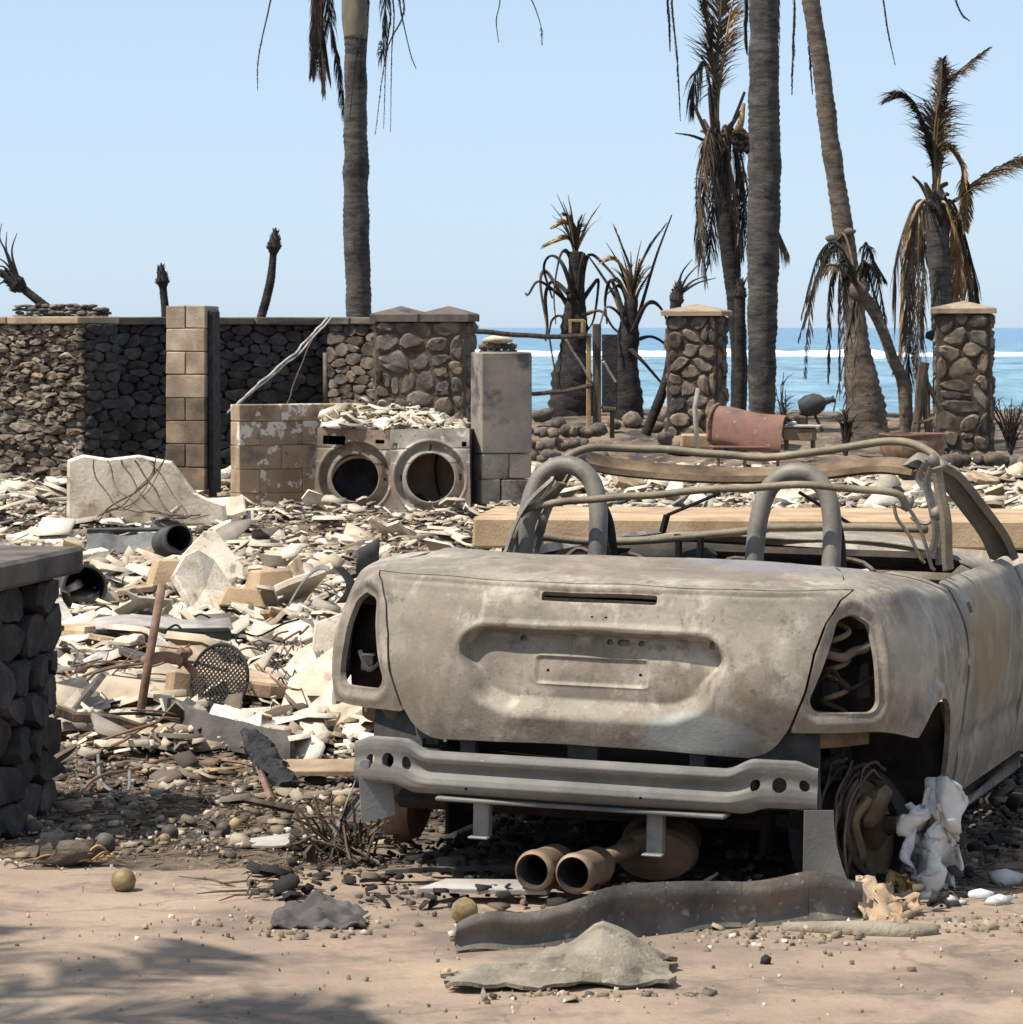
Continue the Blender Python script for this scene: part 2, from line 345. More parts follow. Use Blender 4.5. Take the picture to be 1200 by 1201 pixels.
mat('soot', [(12, 12, 12), (28, 27, 26)], scale=8, rough=.95, bump=.6, bscale=30)
mat('bark_grey', [(46, 43, 41), (80, 75, 70), (104, 97, 90)], scale=5, rough=.95, bump=.8, bscale=26, coord='world', streak=(1, 1, 4), bdist=.02, spots=[((42, 38, 36), 2.2, .52, .66, .8)])
mat('bark_brown', [(64, 56, 49), (98, 86, 75), (124, 110, 95)], scale=6, rough=.95, bump=.9, bscale=30, coord='world', streak=(1, 1, 3), bdist=.02)
mat('bark_black', [(22, 21, 21), (50, 46, 43), (74, 67, 60)], scale=6, rough=.95, bump=.9, bscale=28, coord='world', streak=(1, 1, 2), bdist=.03)
mat('crownshaft', [(96, 88, 74), (132, 121, 100)], scale=7, rough=.8, bump=.3, bscale=30, coord='world', streak=(1, 1, .4))
mat('frond_black', [(30, 28, 26), (58, 52, 46)], scale=3, rough=.9, bump=0, coord='world')
mat('frond_brown', [(50, 43, 37), (90, 76, 61), (124, 104, 80)], scale=2.5, rough=.9, bump=0, coord='world')
mat('frond_tan', [(92, 72, 48), (150, 122, 82), (190, 160, 112)], scale=4, rough=.9, bump=0, coord='world')
mat('ball', [(92, 76, 50), (138, 118, 82), (164, 144, 104)], scale=14, rough=.55, bump=.3, bscale=60, rnd=.15, spots=[((60, 52, 42), 10, .56, .68, .7)])
mat('ball_dark', [(54, 50, 46), (88, 80, 70)], scale=12, rough=.6, bump=.3, bscale=60)
mat('cloth_white', [(150, 146, 140), (196, 192, 186), (222, 218, 210)], scale=6, rough=.95, bump=.5, bscale=40, spots=[((96, 90, 84), 8, .58, .7, .7)])
mat('felt', [(96, 88, 77), (134, 124, 107), (158, 147, 128)], scale=6, rough=.97, bump=.8, bscale=90, spots=[((74, 66, 58), 9, .54, .66, .7), ((178, 168, 150), 30, .6, .7, .5)])
mat('strip', [(56, 52, 48), (88, 81, 73), (116, 106, 93)], scale=5, rough=.6, bump=.4, bscale=40, spots=[((150, 140, 126), 14, .6, .68, .6), ((112, 84, 62), 6, .58, .66, .5), ((168, 160, 148), 50, .62, .68, .5)])

# ---------------------------------------------------------------- ground, driveway, sea
def smooth(a, b, x):
    t = min(1, max(0, (x - a) / (b - a))); return t * t * (3 - 2 * t)
def ground_z(x, y):
    n1 = noise.noise(Vector((x * .45, y * .3, 1.3))); n2 = noise.noise(Vector((x * 1.7, y * 1.3, 4.1))); n3 = noise.noise(Vector((x * 5, y * 5, 9)))
    k = smooth(10.6, 14, y); z = -.012 + .02 * smooth(9.4, 10.4, y) * (1 + n3 + n2)
    z += k * (.03 + .06 * n1 + .035 * n2 + .015 * n3) * (1 - smooth(38, 42, y) * .5)
    z -= .20 * smooth(15, 21, y) * (1 - smooth(26, 28, y)) * smooth(2.5, -.5, x)
    z += .42 * smooth(37, 44, y)
    # bare, low ground where the car stands and just behind the step
    z *= 1 - .85 * smooth(15.5, 13.5, y) * smooth(-1.0, -.3, x)
    return z
xs = np.concatenate([np.linspace(-60, -9, 18)[:-1], np.linspace(-9, 9, 181), np.linspace(9, 60, 18)[1:]])
ys = np.concatenate([np.linspace(-30, 6, 10)[:-1], np.arange(6, 20, .1), np.arange(20, 46.01, .16)])
V = [(x, y, ground_z(x, y)) for x in xs for y in ys]; ny = len(ys)
for x in xs: V += [(x, 46.4, -.8), (x, 47.5, -4.5)]
Fc = [(i * ny + j, (i + 1) * ny + j, (i + 1) * ny + j + 1, i * ny + j + 1) for i in range(len(xs) - 1) for j in range(ny - 1)]
b0 = len(xs) * ny
for i in range(len(xs) - 1):
    Fc.append((i * ny + ny - 1, (i + 1) * ny + ny - 1, b0 + 2 * i + 2, b0 + 2 * i)); Fc.append((b0 + 2 * i, b0 + 2 * i + 2, b0 + 2 * i + 3, b0 + 2 * i + 1))
setp(mesh('ground', (V, Fc), 'ground_ash', None, True), 'ash covered bare dirt of the burned lot', kind='structure')
def drive(a, b):
    x = -14 + 28 * a; far = 10.05 + .25 * noise.noise(Vector((x * .9, 0, 2))) + .12 * noise.noise(Vector((x * 4, 1, 2))) - .25 * smooth(-.2, .8, x) * smooth(3, 1.5, x)
    y = -12 + (far + 12) * (1 - (1 - b) ** 2.2); e = smooth(.0, .5, far - y)
    return (x, y, .012 * e - .006 + .004 * noise.noise(Vector((x * 1.5, y * 1.5, 0))))
_nt = MATS['driveway'].node_tree; _N = _nt.nodes; _L = _nt.links; _b = _N['Principled BSDF']; _old = _b.inputs['Base Color'].links[0].from_socket      # hairline cracks
_g = _N.new('ShaderNodeNewGeometry'); _n = _N.new('ShaderNodeTexNoise'); _n.inputs['Scale'].default_value = 3; _n.inputs['Detail'].default_value = 6; _L.new(_g.outputs['Position'], _n.inputs['Vector'])
_a = _N.new('ShaderNodeVectorMath'); _a.operation = 'MULTIPLY_ADD'; _L.new(_n.outputs['Color'], _a.inputs[0]); _a.inputs[1].default_value = (.5, .5, .5); _L.new(_g.outputs['Position'], _a.inputs[2])
_v = _N.new('ShaderNodeTexVoronoi'); _v.feature = 'DISTANCE_TO_EDGE'; _v.inputs['Scale'].default_value = .75; _L.new(_a.outputs[0], _v.inputs['Vector'])
_m = _N.new('ShaderNodeMapRange'); _m.inputs[1].default_value = .004; _m.inputs[2].default_value = .011; _m.inputs[3].default_value = .28; _m.inputs[4].default_value = 0; _L.new(_v.outputs['Distance'], _m.inputs[0])
_x = _N.new('ShaderNodeMix'); _x.data_type = 'RGBA'; _L.new(_m.outputs[0], _x.inputs[0]); _L.new(_old, _x.inputs[6]); _x.inputs[7].default_value = lin((70, 60, 52)); _L.new(_x.outputs[2], _b.inputs['Base Color'])
setp(mesh('driveway', sheet(drive, 260, 90), 'driveway', None, True), 'dusty tan paved driveway in front of the burned car', kind='structure')

def GQ(px, py, dz=.03):            # where the sight line of a photo point meets the rubble surface
    D = GD(py)
    for _ in range(12): x = (px - 600) / F * D; D = D * .4 + .6 * (H - ground_z(x, D) - dz) * F / (py - HY)
    return Vector(((px - 600) / F * D, D, H - (py - HY) / F * D))
# sea: a sheet with real swell near the shore, far water flat to the horizon
SEA = -2.6
yy = np.concatenate([np.linspace(46.5, 420, 130), 420 * (30000 / 420) ** np.linspace(0, 1, 120)[1:]]); V = []; nx = 150
for j, y in enumerate(yy):
    for i in range(nx + 1):
        x = (i / nx - .5) * max(60, y * .5); A = .16 * min(1, y / 200)
        z = A * (noise.noise(Vector((x * .05, y * .22, 0))) + .6 * noise.noise(Vector((x * .16, y * .6, 5)))) if y < 900 else 0
        V.append((x, y, SEA + z))
Fc = [(j * (nx + 1) + i, j * (nx + 1) + i + 1, (j + 1) * (nx + 1) + i + 1, (j + 1) * (nx + 1) + i) for j in range(len(yy) - 1) for i in range(nx)]
sea = setp(mesh('sea', (V, Fc), 'sea', None, True), 'blue sea with light chop beyond the shore', kind='structure')
nt = MATS['sea'].node_tree; N = nt.nodes; L = nt.links; b = N['Principled BSDF']
geo = N.new('ShaderNodeNewGeometry'); mp = N.new('ShaderNodeMapping'); mp.inputs['Scale'].default_value = (.22, .07, 1); L.new(geo.outputs['Position'], mp.inputs[0])
n1 = N.new('ShaderNodeTexNoise'); n1.inputs['Scale'].default_value = 1; n1.inputs['Detail'].default_value = 9; n1.inputs['Roughness'].default_value = .68; L.new(mp.outputs[0], n1.inputs['Vector'])
cr = N.new('ShaderNodeValToRGB'); e = cr.color_ramp.elements
e[0].position = .36; e[0].color = lin((56, 96, 116)); e[1].position = .64; e[1].color = lin((132, 166, 178)); L.new(n1.outputs['Fac'], cr.inputs[0])
n2 = N.new('ShaderNodeTexNoise'); n2.inputs['Scale'].default_value = .9; n2.inputs['Detail'].default_value = 6; L.new(geo.outputs['Position'], n2.inputs['Vector'])
bp = N.new('ShaderNodeBump'); bp.inputs['Strength'].default_value = 1; bp.inputs['Distance'].default_value = .7; L.new(n2.outputs['Fac'], bp.inputs['Height']); L.new(bp.outputs[0], b.inputs['Normal'])
# water shoaling: paler teal over the inshore reef, deeper blue past the break
sx = N.new('ShaderNodeSeparateXYZ'); L.new(geo.outputs['Position'], sx.inputs[0]); mr = N.new('ShaderNodeMapRange'); mr.inputs[1].default_value = 420; mr.inputs[2].default_value = 900; L.new(sx.outputs['Y'], mr.inputs[0])
mx = N.new('ShaderNodeMix'); mx.data_type = 'RGBA'; mx.blend_type = 'MIX'; L.new(mr.outputs[0], mx.inputs[0]); L.new(cr.outputs[0], mx.inputs[6])
cr2 = N.new('ShaderNodeValToRGB'); e = cr2.color_ramp.elements; e[0].position = .36; e[0].color = lin((62, 102, 132)); e[1].position = .64; e[1].color = lin((108, 146, 168)); L.new(n1.outputs['Fac'], cr2.inputs[0])
L.new(cr2.outputs[0], mx.inputs[7]); L.new(mx.outputs[2], b.inputs['Base Color'])
def breaker(y0, x0, x1, h, dep, seed, hole=0.0):
    def fn(a, c):
        x = x0 + (x1 - x0) * a; ph = c * math.pi
        k = (.55 + .75 * noise.noise(Vector((x * .02, seed, 1))) + .35 * noise.noise(Vector((x * .11, seed, 2)))) * min(1, a * 12, (1 - a) * 12)
        k = max(0, k - hole); n = noise.noise(Vector((x * .35, c * 4, seed)))
        return (x, y0 + 14 * noise.noise(Vector((x * .008, seed, 3))) + (c - .5) * dep * (.6 + k), SEA - .12 + h * k * math.sin(ph) * (1 + .5 * n) - (.15 if k <= 0 else 0))
    return sheet(fn, 260, 8)
sf = mesh('breaking_wave', breaker(505, -120, 190, 1.5, 22, 3), 'foam', sea, True)
mesh('breaking_wave', breaker(455, -100, 60, .55, 12, 8, .32), 'foam', sea, True)
mesh('breaking_wave', breaker(560, -60, 200, .7, 14, 13, .2), 'foam', sea, True)
mesh('breaking_wave', breaker(330, -60, 90, .28, 6, 17, .42), 'foam', sea, True)

# ---------------------------------------------------------------- walls
def zz(py, D): return H - (py - HY) / F * D
def wall(name, label, a, b, z0, z1, thick, m, mort, cope=None, cat='stone wall', coph=.075, **kw):
    """a stone-faced wall from plan point a to b; stones face the right-hand side of a>b"""
    a = Vector((a[0], a[1], 0)); b = Vector((b[0], b[1], 0)); L_ = (b - a).length; ang = math.atan2(b.y - a.y, b.x - a.x)
    t = empty(name, label, cat, (a.x, a.y, z0), ang)
    hh = z1 - z0 - (coph if cope else 0)
    mesh('mortar_core', box(L_ - .02, thick, hh, .01, (L_ / 2, thick / 2 + .012, hh / 2)), mort, t)
    stone_face(t, L_, hh, face_matrix(0, 0, 0, 0), m, **kw)
    if cope:
        nn = max(2, round(L_ / 1.1)); ll = L_ / nn
        for k in range(nn): mesh('coping_slab', box(ll - .012, thick + .12, coph, .01, (ll * (k + .5), thick / 2 - .02, hh + coph / 2), .004), cope if isinstance(cope, str) else cope[k % len(cope)], t)
    return t, L_, hh
def pt(px, D): return ((px - 600) / F * D, D)
# lit rough lava wall at the edge of the picture, in front of the sooted one
a, b_ = pt(-70, 33.6), pt(99, 32.6)
tA, LA, hA = wall('lava_wall', 'rough tan dry stacked lava wall with pale coping, behind the rubble', a, b_, -.05, zz(371, 32.8), .5, ['lava_tan', 'lava_tan', 'lava_brown'], 'mortar', 'coping_tan',
     size=.16, asp=2.7, jit=.55, gap=.003, proud=.045, seed=5, vary=.9, pvar=.8, flat=.84, rough=.012, n=9)
stone_face(tA, .5, hA, face_matrix(LA, 0, 0, R(90)), 'basalt_soot', size=.2, asp=2.2, gap=.003, proud=.035, seed=6, vary=.6, flat=.85, rough=.008)
# sooted wall
tB, LB, hB = wall('sooted_wall', 'soot blackened stone wall with flat dark coping, between lava wall and wide pillar', pt(96, 34.4), pt(393, 35.6), -.05, zz(372, 35), .4, ['basalt_soot'], 'soot', 'coping_soot',
     size=.18, asp=1.9, jit=.6, gap=.002, proud=.022, seed=15, vary=1.1, flat=.9, rough=.007, n=9)
tC, LC, hC = wall('stone_wall', 'short stone wall section lit by sun, joining the wide stone pillar', pt(385, 35.2), pt(447, 34.75), -.05, zz(372, 35), .4, ['basalt', 'lava_brown'], 'mortar', 'coping_soot',
     size=.18, asp=1.8, jit=.5, gap=.003, proud=.025, seed=25, vary=1.0, flat=.88, rough=.007, n=9)
# loose stones heaped on the lava wall
t = empty('stone_heap_wall', 'stub of dry stacked lava stones on top behind the pale coping', 'stone wall', P(20, 371, 36.5))
for k in range(46):
    c = k % 12; r_ = k // 12; x = c * .085 + random.uniform(-.02, .02) + (.04 if r_ % 2 else 0)
    mesh('stone', blob(random.uniform(.05, .085), .07, random.uniform(.018, .03), .25, 1.5, k, ICO1), random.choice(['lava_tan', 'basalt', 'lava_brown']), t, True, (x, random.uniform(-.03, .05), r_ * .036 + .0), (random.uniform(-.2, .2), random.uniform(-.15, .15), random.uniform(0, 6)))
def hip_cap(t, w, d, z, m, over=.07, th=.06, rise=.07, cx=0, cy=0, name='cap'):
    hw, hd = w / 2 + over, d / 2 + over
    V = [(-hw, -hd, z), (hw, -hd, z), (hw, hd, z), (-hw, hd, z), (-hw, -hd, z + th), (hw, -hd, z + th), (hw, hd, z + th), (-hw, hd, z + th)]
    e = .012; V += [(-hw + e, -hd + e, z + th + e), (hw - e, -hd + e, z + th + e), (hw - e, hd - e, z + th + e), (-hw + e, hd - e, z + th + e), (0, 0, z + th + rise)]
    Fc = [(3, 2, 1, 0)] + [(k, (k + 1) % 4, 4 + (k + 1) % 4, 4 + k) for k in range(4)] + [(4 + k, 4 + (k + 1) % 4, 8 + (k + 1) % 4, 8 + k) for k in range(4)] + [(8 + k, 8 + (k + 1) % 4, 12) for k in range(4)]
    return mesh(name, mv((V, Fc), cx, cy, 0), m, t)
def pillar(name, label, px0, px1, D, pytop, z0, yaw, m, mort, capm, depth=None, seed=1, group=None, **kw):
    w = (px1 - px0) / F * D; d = depth or w
    c = pt((px0 + px1) / 2, D + d / 2); t = empty(name, label, 'stone pillar', (c[0], c[1], z0), yaw, group)
    h = zz(pytop, D) - z0 - .13; mesh('mortar_core', box(w + .036, d + .036, h, .02, (0, 0, h / 2)), mort, t)
    stone_face(t, w, h, face_matrix(-w / 2, -d / 2, 0, 0), m, seed=seed, **kw)
    stone_face(t, d, h, face_matrix(w / 2, -d / 2, 0, R(90)), m, seed=seed + 1, **kw)
    stone_face(t, d, h, face_matrix(-w / 2, d / 2, 0, R(-90)), m, seed=seed + 2, **kw)
    return t, w, d, h
# wide pillar with two hipped cap stones
t, w, d, h = pillar('wide_stone_pillar', 'wide mortared fieldstone pillar with two hipped cap stones', 446, 551, 34.3, 362, -.05, R(-9), ['basalt', 'lava_brown', 'basalt'], 'mortar_tan', 'coping_soot', .55, 31,
     size=.17, asp=1.2, jit=.55, gap=.010, proud=.042, vary=1.1, flat=.78, n=11, rough=.006)
for sgn in (-1, 1): hip_cap(t, w / 2 - .14 + .068, d, h, 'coping_soot', .07, .07, .09, sgn * (w / 4 + .018))
kw = dict(size=.17, asp=1.2, jit=.6, gap=.010, proud=.044, vary=1.2, flat=.78, n=11, rough=.006)
t, w, d, h = pillar('stone_pillar', 'square fieldstone pillar with hipped cap, behind the leaning pale pipe', 789, 846, 39, 357, .12, R(-14), ['basalt', 'lava_brown', 'lava_brown'], 'mortar', 'coping_tan', seed=41, **kw)
hip_cap(t, w, d, h, 'coping_tan', .075, .05, .085)
t, w, d, h = pillar('stone_pillar', 'square fieldstone pillar with hipped cap, at the far end beside the rusty planter', 1101, 1160, 36, 353, -.1, R(-9), ['basalt', 'lava_brown', 'lava_brown'], 'mortar', 'coping_tan', seed=51, **kw)
hip_cap(t, w, d, h, 'coping_tan', .075, .05, .085)

# near gate pillar at the picture edge: its shaded side runs away from the camera
A1, A2 = Vector((-1.60, 10.3, 0)), Vector((-1.475, 11.0, 0)); dv = (A2 - A1); LL = dv.length; ang = math.atan2(dv.y, dv.x)
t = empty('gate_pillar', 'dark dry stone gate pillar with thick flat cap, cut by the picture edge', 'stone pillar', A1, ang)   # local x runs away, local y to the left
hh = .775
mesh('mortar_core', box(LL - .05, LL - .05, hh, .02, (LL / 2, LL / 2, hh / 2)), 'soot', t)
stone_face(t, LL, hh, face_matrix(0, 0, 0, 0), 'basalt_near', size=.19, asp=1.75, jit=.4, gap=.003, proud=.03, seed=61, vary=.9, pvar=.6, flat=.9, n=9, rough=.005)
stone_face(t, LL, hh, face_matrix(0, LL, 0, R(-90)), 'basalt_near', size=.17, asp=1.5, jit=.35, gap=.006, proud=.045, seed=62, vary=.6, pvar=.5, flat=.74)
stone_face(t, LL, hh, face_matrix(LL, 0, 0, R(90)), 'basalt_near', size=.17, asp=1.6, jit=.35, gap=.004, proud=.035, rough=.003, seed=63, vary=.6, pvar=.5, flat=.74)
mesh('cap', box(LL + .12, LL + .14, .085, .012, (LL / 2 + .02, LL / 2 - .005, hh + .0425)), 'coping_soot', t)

# block column, low block wall, grey column
def blocks(t, w, d, h, bh, bw, m, top_drop=None, seed=1, mfun=None, gap=.008):
    rg = random.Random(seed); r_ = 0; z = 0
    while z < h - .02:
        hb = min(bh, h - z); n = max(1, round(w / bw)) if w > bw * .8 else 1
        edges = [0] + [w * (k / n) for k in range(1, n)] + [w]
        if r_ % 2 and n >= 1 and w > bw * .7:
            if n == 1: edges = [0, w / 2, w]
            else: edges = [0] + [w * ((k + .5) / n) for k in range(n)] + [w]
        for k in range(len(edges) - 1):
            x0, x1 = edges[k], edges[k + 1]; mm = mfun(z / h, (x0 + x1) / 2 / w) if mfun else m
            mesh('block', box(x1 - x0 - gap, d, hb - gap, .006, (-w / 2 + (x0 + x1) / 2, 0, z + hb / 2), .003), mm, t)
        z += bh; r_ += 1
D0 = 29.5; z0 = zz(575, D0)
t = empty('block_column', 'tall freestanding column of tan concrete blocks, scorched towards its foot', 'block column', (*pt(226, D0 + .15), z0), R(-17))
hc = zz(358, D0) - z0
mesh('mortar_core', box(.33, .3, hc - .02, .005, (0, 0, hc / 2)), 'block_scorched', t)
blocks(t, .37, .33, hc, .2, .37, None, mfun=lambda z, x: 'block_scorched' if z < .42 else 'block_tan', seed=3)
mesh('charred_board', box(.03, .2, hc + .03, .006, (.215, -.02, hc / 2 - .06), .012), 'charcoal', t)
D0 = 28.6; z0 = zz(606, D0)
t = empty('low_block_wall', 'low brown concrete block wall with flaking pale paint beside the washing machine', 'block wall', (*pt(350, D0 + .2), z0), R(27))
hw_ = zz(474, D0) - z0
mesh('mortar_core', box(1.06, .14, hw_ - .02, .004, (0, 0, hw_ / 2)), 'block_scorched', t)
blocks(t, 1.16, .19, hw_, .2, .39, 'block_brown', seed=4, gap=.003)
D0 = 28.0; z0 = zz(592, D0)
t = empty('concrete_column', 'grey smoke stained concrete column standing right of the tumble dryer', 'column', (*pt(588, D0 + .2), z0), R(18))
hg = zz(413, D0) - z0
mesh('shaft', box(.44, .30, hg - .42, .012, (0, 0, .42 + (hg - .42) / 2)), 'concrete_grey', t)
for k in range(2):
    for x0, x1 in ((-.22, .02), (.02, .22)) if k else ((-.22, -.05), (-.05, .22)): mesh('block', box(x1 - x0 - .008, .294, .202, .008, ((x0 + x1) / 2, 0, .105 + .208 * k), .003), 'concrete_grey', t)
# ---------------------------------------------------------------- burned convertible
mat('car_skin', [(108, 100, 88), (136, 126, 112), (160, 149, 132)], scale=3.6, detail=10, rough=.66, bump=.3, bscale=90, metal=.15, coord='car', spec=.35, bdist=.004,
    spots=[((182, 171, 154), 4.0, .52, .62, .6), ((108, 96, 82), 4.2, .53, .60, .6), ((104, 92, 80), 19, .54, .68, .55), ((188, 179, 164), 26, .58, .72, .3), ((128, 98, 68), 7.5, .60, .72, .55), ((204, 197, 186), 44, .67, .74, .35), ((78, 70, 62), 85, .58, .68, .5), ((70, 62, 55), 12, .64, .69, .5), ((98, 86, 73), 5, .57, .62, .3, (2.6, 2.6, .9)), ((190, 181, 165), 4, .59, .64, .25, (3, 3, .9)), ((146, 112, 74), 9, .63, .67, .5)],
    patches=[((.33, .0, .475), (.15, .3, .06), (150, 153, 148), .75), ((-.46, .1, .66), (.1, .3, .2), (120, 108, 92), .5), ((.05, .3, .9), (.5, .22, .03), (116, 100, 84), .55), ((.45, .5, .92), (.3, .2, .05), (120, 118, 122), .6),
             ((.86, 1.6, .62), (.1, .34, .22), (150, 124, 84), .6), ((.82, .45, .68), (.1, .22, .12), (170, 160, 140), .5)])
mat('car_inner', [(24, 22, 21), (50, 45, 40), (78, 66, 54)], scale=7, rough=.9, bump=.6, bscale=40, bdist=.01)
mat('car_inner_rust', [(66, 52, 40), (104, 86, 66), (132, 112, 88)], scale=7, rough=.9, bump=.4, bscale=60)
mat('beam_steel', [(84, 84, 81), (108, 105, 99), (126, 121, 112)], scale=5, detail=9, rough=.7, bump=.15, bscale=120, metal=.1, spots=[((84, 78, 70), 9, .58, .7, .6), ((160, 156, 148), 30, .68, .74, .5)])
mat('hoop_steel', [(96, 91, 84), (124, 117, 107), (142, 135, 122)], scale=6, detail=9, rough=.6, bump=.2, bscale=120, metal=.3, spots=[((78, 70, 62), 7, .55, .7, .6)])
mat('bow_steel', [(92, 82, 68), (122, 110, 92), (146, 132, 110)], scale=8, rough=.7, bump=.3, bscale=90, metal=.15)
mat('pipe_rust', [(104, 86, 70), (134, 112, 92), (156, 138, 118)], scale=9, rough=.65, bump=.25, bscale=100, metal=.3, spots=[((96, 70, 56), 12, .56, .7, .7)])
YAW = R(18)
car = empty('burned_car', 'burned out convertible car shell stripped to bare metal, missing bumper and wheels', 'car', (.172, 9.3, .0), -YAW)
car.rotation_euler = (0, R(1.1), -YAW)
#         z     W     yr    Y0    n
ROWS = [(.14, .775, .10, .50, 2.8), (.24, .795, .07, .50, 2.8), (.34, .81, .045, .50, 2.8), (.44, .822, .02, .50, 2.8), (.54, .832, .0, .50, 2.8), (.62, .834, .003, .50, 2.8), (.70, .828, .018, .50, 2.8),
        (.77, .814, .040, .50, 2.8), (.82, .799, .062, .50, 2.85), (.855, .784, .088, .49, 2.9), (.872, .764, .155, .47, 3.0), (.886, .735, .25, .42, 3.1), (.897, .70, .35, .36, 3.4), (.906, .655, .46, .28, 4), (.911, .61, .56, .20, 4), (.897, .588, .645, .13, 4), (.86, .58, .65, .12, 4), (.78, .575, .65, .12, 4)]
_rw = np.array(ROWS)
def _herm(r):
    r = np.clip(r, 0, len(_rw) - 1.0001); i = np.floor(r).astype(int); t = r - i
    g = lambda k: _rw[np.clip(k, 0, len(_rw) - 1)]
    a, b, c, d = g(i - 1), g(i), g(i + 1), g(i + 2); t = t[..., None]
    return .5 * (2 * b + (c - a) * t + (2 * a - 5 * b + 4 * c - d) * t ** 2 + (3 * b - a - 3 * c + d) * t ** 3)
_ph = np.linspace(0, math.pi / 2, 6000); _s = .832 * np.sin(_ph) ** (2 / 2.8); _y = .5 * (1 - np.cos(_ph) ** (2 / 2.8))
_q = np.concatenate([[0], np.cumsum(np.hypot(np.diff(_s), np.diff(_y)))]); QC = _q[-1]; YF = 3.3
def S(q, r):
    a = np.abs(q); ph = np.interp(np.minimum(a, QC), _q, _ph); w = _herm(r); z, Wd, yr, Y0, n = (w[..., k] for k in range(5))
    sn = np.sin(ph) ** (2 / n); cs = np.clip(np.cos(ph), 0, 1) ** (2 / n)
    fl = np.clip((a - QC) / (YF - .5), 0, 1.2); y = yr + Y0 * (1 - cs) + fl * (YF - (yr + Y0))
    hip = .018 * np.exp(-((y - .62) / .34) ** 2) * np.exp(-((z - .55) / .2) ** 2)
    Wl = Wd + hip - .05 * np.clip(fl - .75, 0, 1) ** 2 * 16
    z = z - .058 * sstep(.45, 1.0, y) * sstep(.62, .9, z)
    return np.stack([np.sign(q) * Wl * sn * 1.02, y, z], -1)
def nrm(q, r):
    e = 1e-3; a = S(q + e, r) - S(q - e, r); b = S(q, r + e * 3) - S(q, r - e * 3); n = np.cross(a, b); return n / (np.linalg.norm(n, axis=-1, keepdims=True) + 1e-12)
def sdpoly(x, y, poly, rnd=0.0):
    p = np.array(poly, float); d = np.full(x.shape, 1e9); ins = np.zeros(x.shape, bool); n = len(p)
    for i in range(n):
        a = p[i]; b = p[(i + 1) % n]; e = b - a; wx, wy = x - a[0], y - a[1]
        t = np.clip((wx * e[0] + wy * e[1]) / (e @ e), 0, 1); d = np.minimum(d, np.hypot(wx - e[0] * t, wy - e[1] * t))
        c = ((a[1] > y) != (b[1] > y)) & (x < (b[0] - a[0]) * (y - a[1]) / (b[1] - a[1] + 1e-12) + a[0]); ins ^= c
    return np.where(ins, -d, d) - rnd
def trim(q, r, sdf, flange=.014, disp=None, Sf=None, Nf=None):
    Sf = Sf or S; Nf = Nf or nrm
    Q, Rr = np.meshgrid(q, r, indexing='ij'); X = Sf(Q, Rr); sdv = sdf(Q, Rr, X)
    cen = (sdv[:-1, :-1] + sdv[1:, :-1] + sdv[:-1, 1:] + sdv[1:, 1:]) / 4; keep = cen < 0
    touch = lambda m: np.pad(m, ((0, 1), (0, 1))) | np.pad(m, ((1, 0), (0, 1))) | np.pad(m, ((0, 1), (1, 0))) | np.pad(m, ((1, 0), (1, 0)))
    used = touch(keep); bd = used & touch(~keep); dq, dr = q[1] - q[0], r[1] - r[0]
    for _ in range(3):
        sdv = sdf(Q, Rr, Sf(Q, Rr)); e1, e2 = dq * .05, dr * .05
        gq = (sdf(Q + e1, Rr, Sf(Q + e1, Rr)) - sdv) / e1 * dq; gr = (sdf(Q, Rr + e2, Sf(Q, Rr + e2)) - sdv) / e2 * dr; g2 = gq ** 2 + gr ** 2 + 1e-10
        Q = np.where(bd, Q + np.clip(-sdv * gq / g2, -.6, .6) * dq, Q); Rr = np.where(bd, Rr + np.clip(-sdv * gr / g2, -.6, .6) * dr, Rr)
    X = Sf(Q, Rr); Nn = Nf(Q, Rr)
    if disp is not None: X = X + Nn * disp(Q, Rr, X)[..., None]
    if Sf is S:                                  # heat-buckled sheet metal
        x_, y_, z_ = X[..., 0], X[..., 1], X[..., 2]; X = X + Nn * ((.0016 * np.sin(x_ * 11 + z_ * 7 + y_ * 5) + .0012 * np.sin(x_ * 23 - z_ * 17 + 1) + .0006 * np.sin(y_ * 31 + z_ * 41 + x_ * 13)) * np.where(y_ > .5, .35, 1))[..., None]
    ny_ = len(r); idx = np.arange(Q.size).reshape(Q.shape); mp_ = -np.ones(Q.size, int); us = idx[used]; mp_[us] = np.arange(len(us))
    V = list(X.reshape(-1, 3)[us]); NN = Nn.reshape(-1, 3)[us]; Fc = []; edge = {}
    for i, j in zip(*np.nonzero(keep)):
        f = (mp_[idx[i, j]], mp_[idx[i + 1, j]], mp_[idx[i + 1, j + 1]], mp_[idx[i, j + 1]]); Fc.append(f)
        for k in range(4):
            e = (f[k], f[(k + 1) % 4]); edge[e] = edge.get(e, 0) + 1
    if flange:
        new = {}
        def nv(a, inner):
            if (a, inner) not in new: new[(a, inner)] = len(V); V.append(np.array(V[a]) - (NN[a] * flange if inner else 0))
            return new[(a, inner)]
        for (a, b_) in [e for e in edge if (e[1], e[0]) not in edge]: Fc.append((nv(b_, 0), nv(a, 0), nv(a, 1), nv(b_, 1)))
    return V, Fc
RT = lambda z: np.interp(z, _rw[:13, 0], np.arange(13))
def lid_hw(z): return np.interp(z, [.40, .43, .5, .6, .7, .78, .84, .88, .9], [.47, .505, .548, .584, .606, .644, .695, .775, .83])
LTOP = 9.35; LC = .022      # the lid sits a little off the middle of the sagging shell
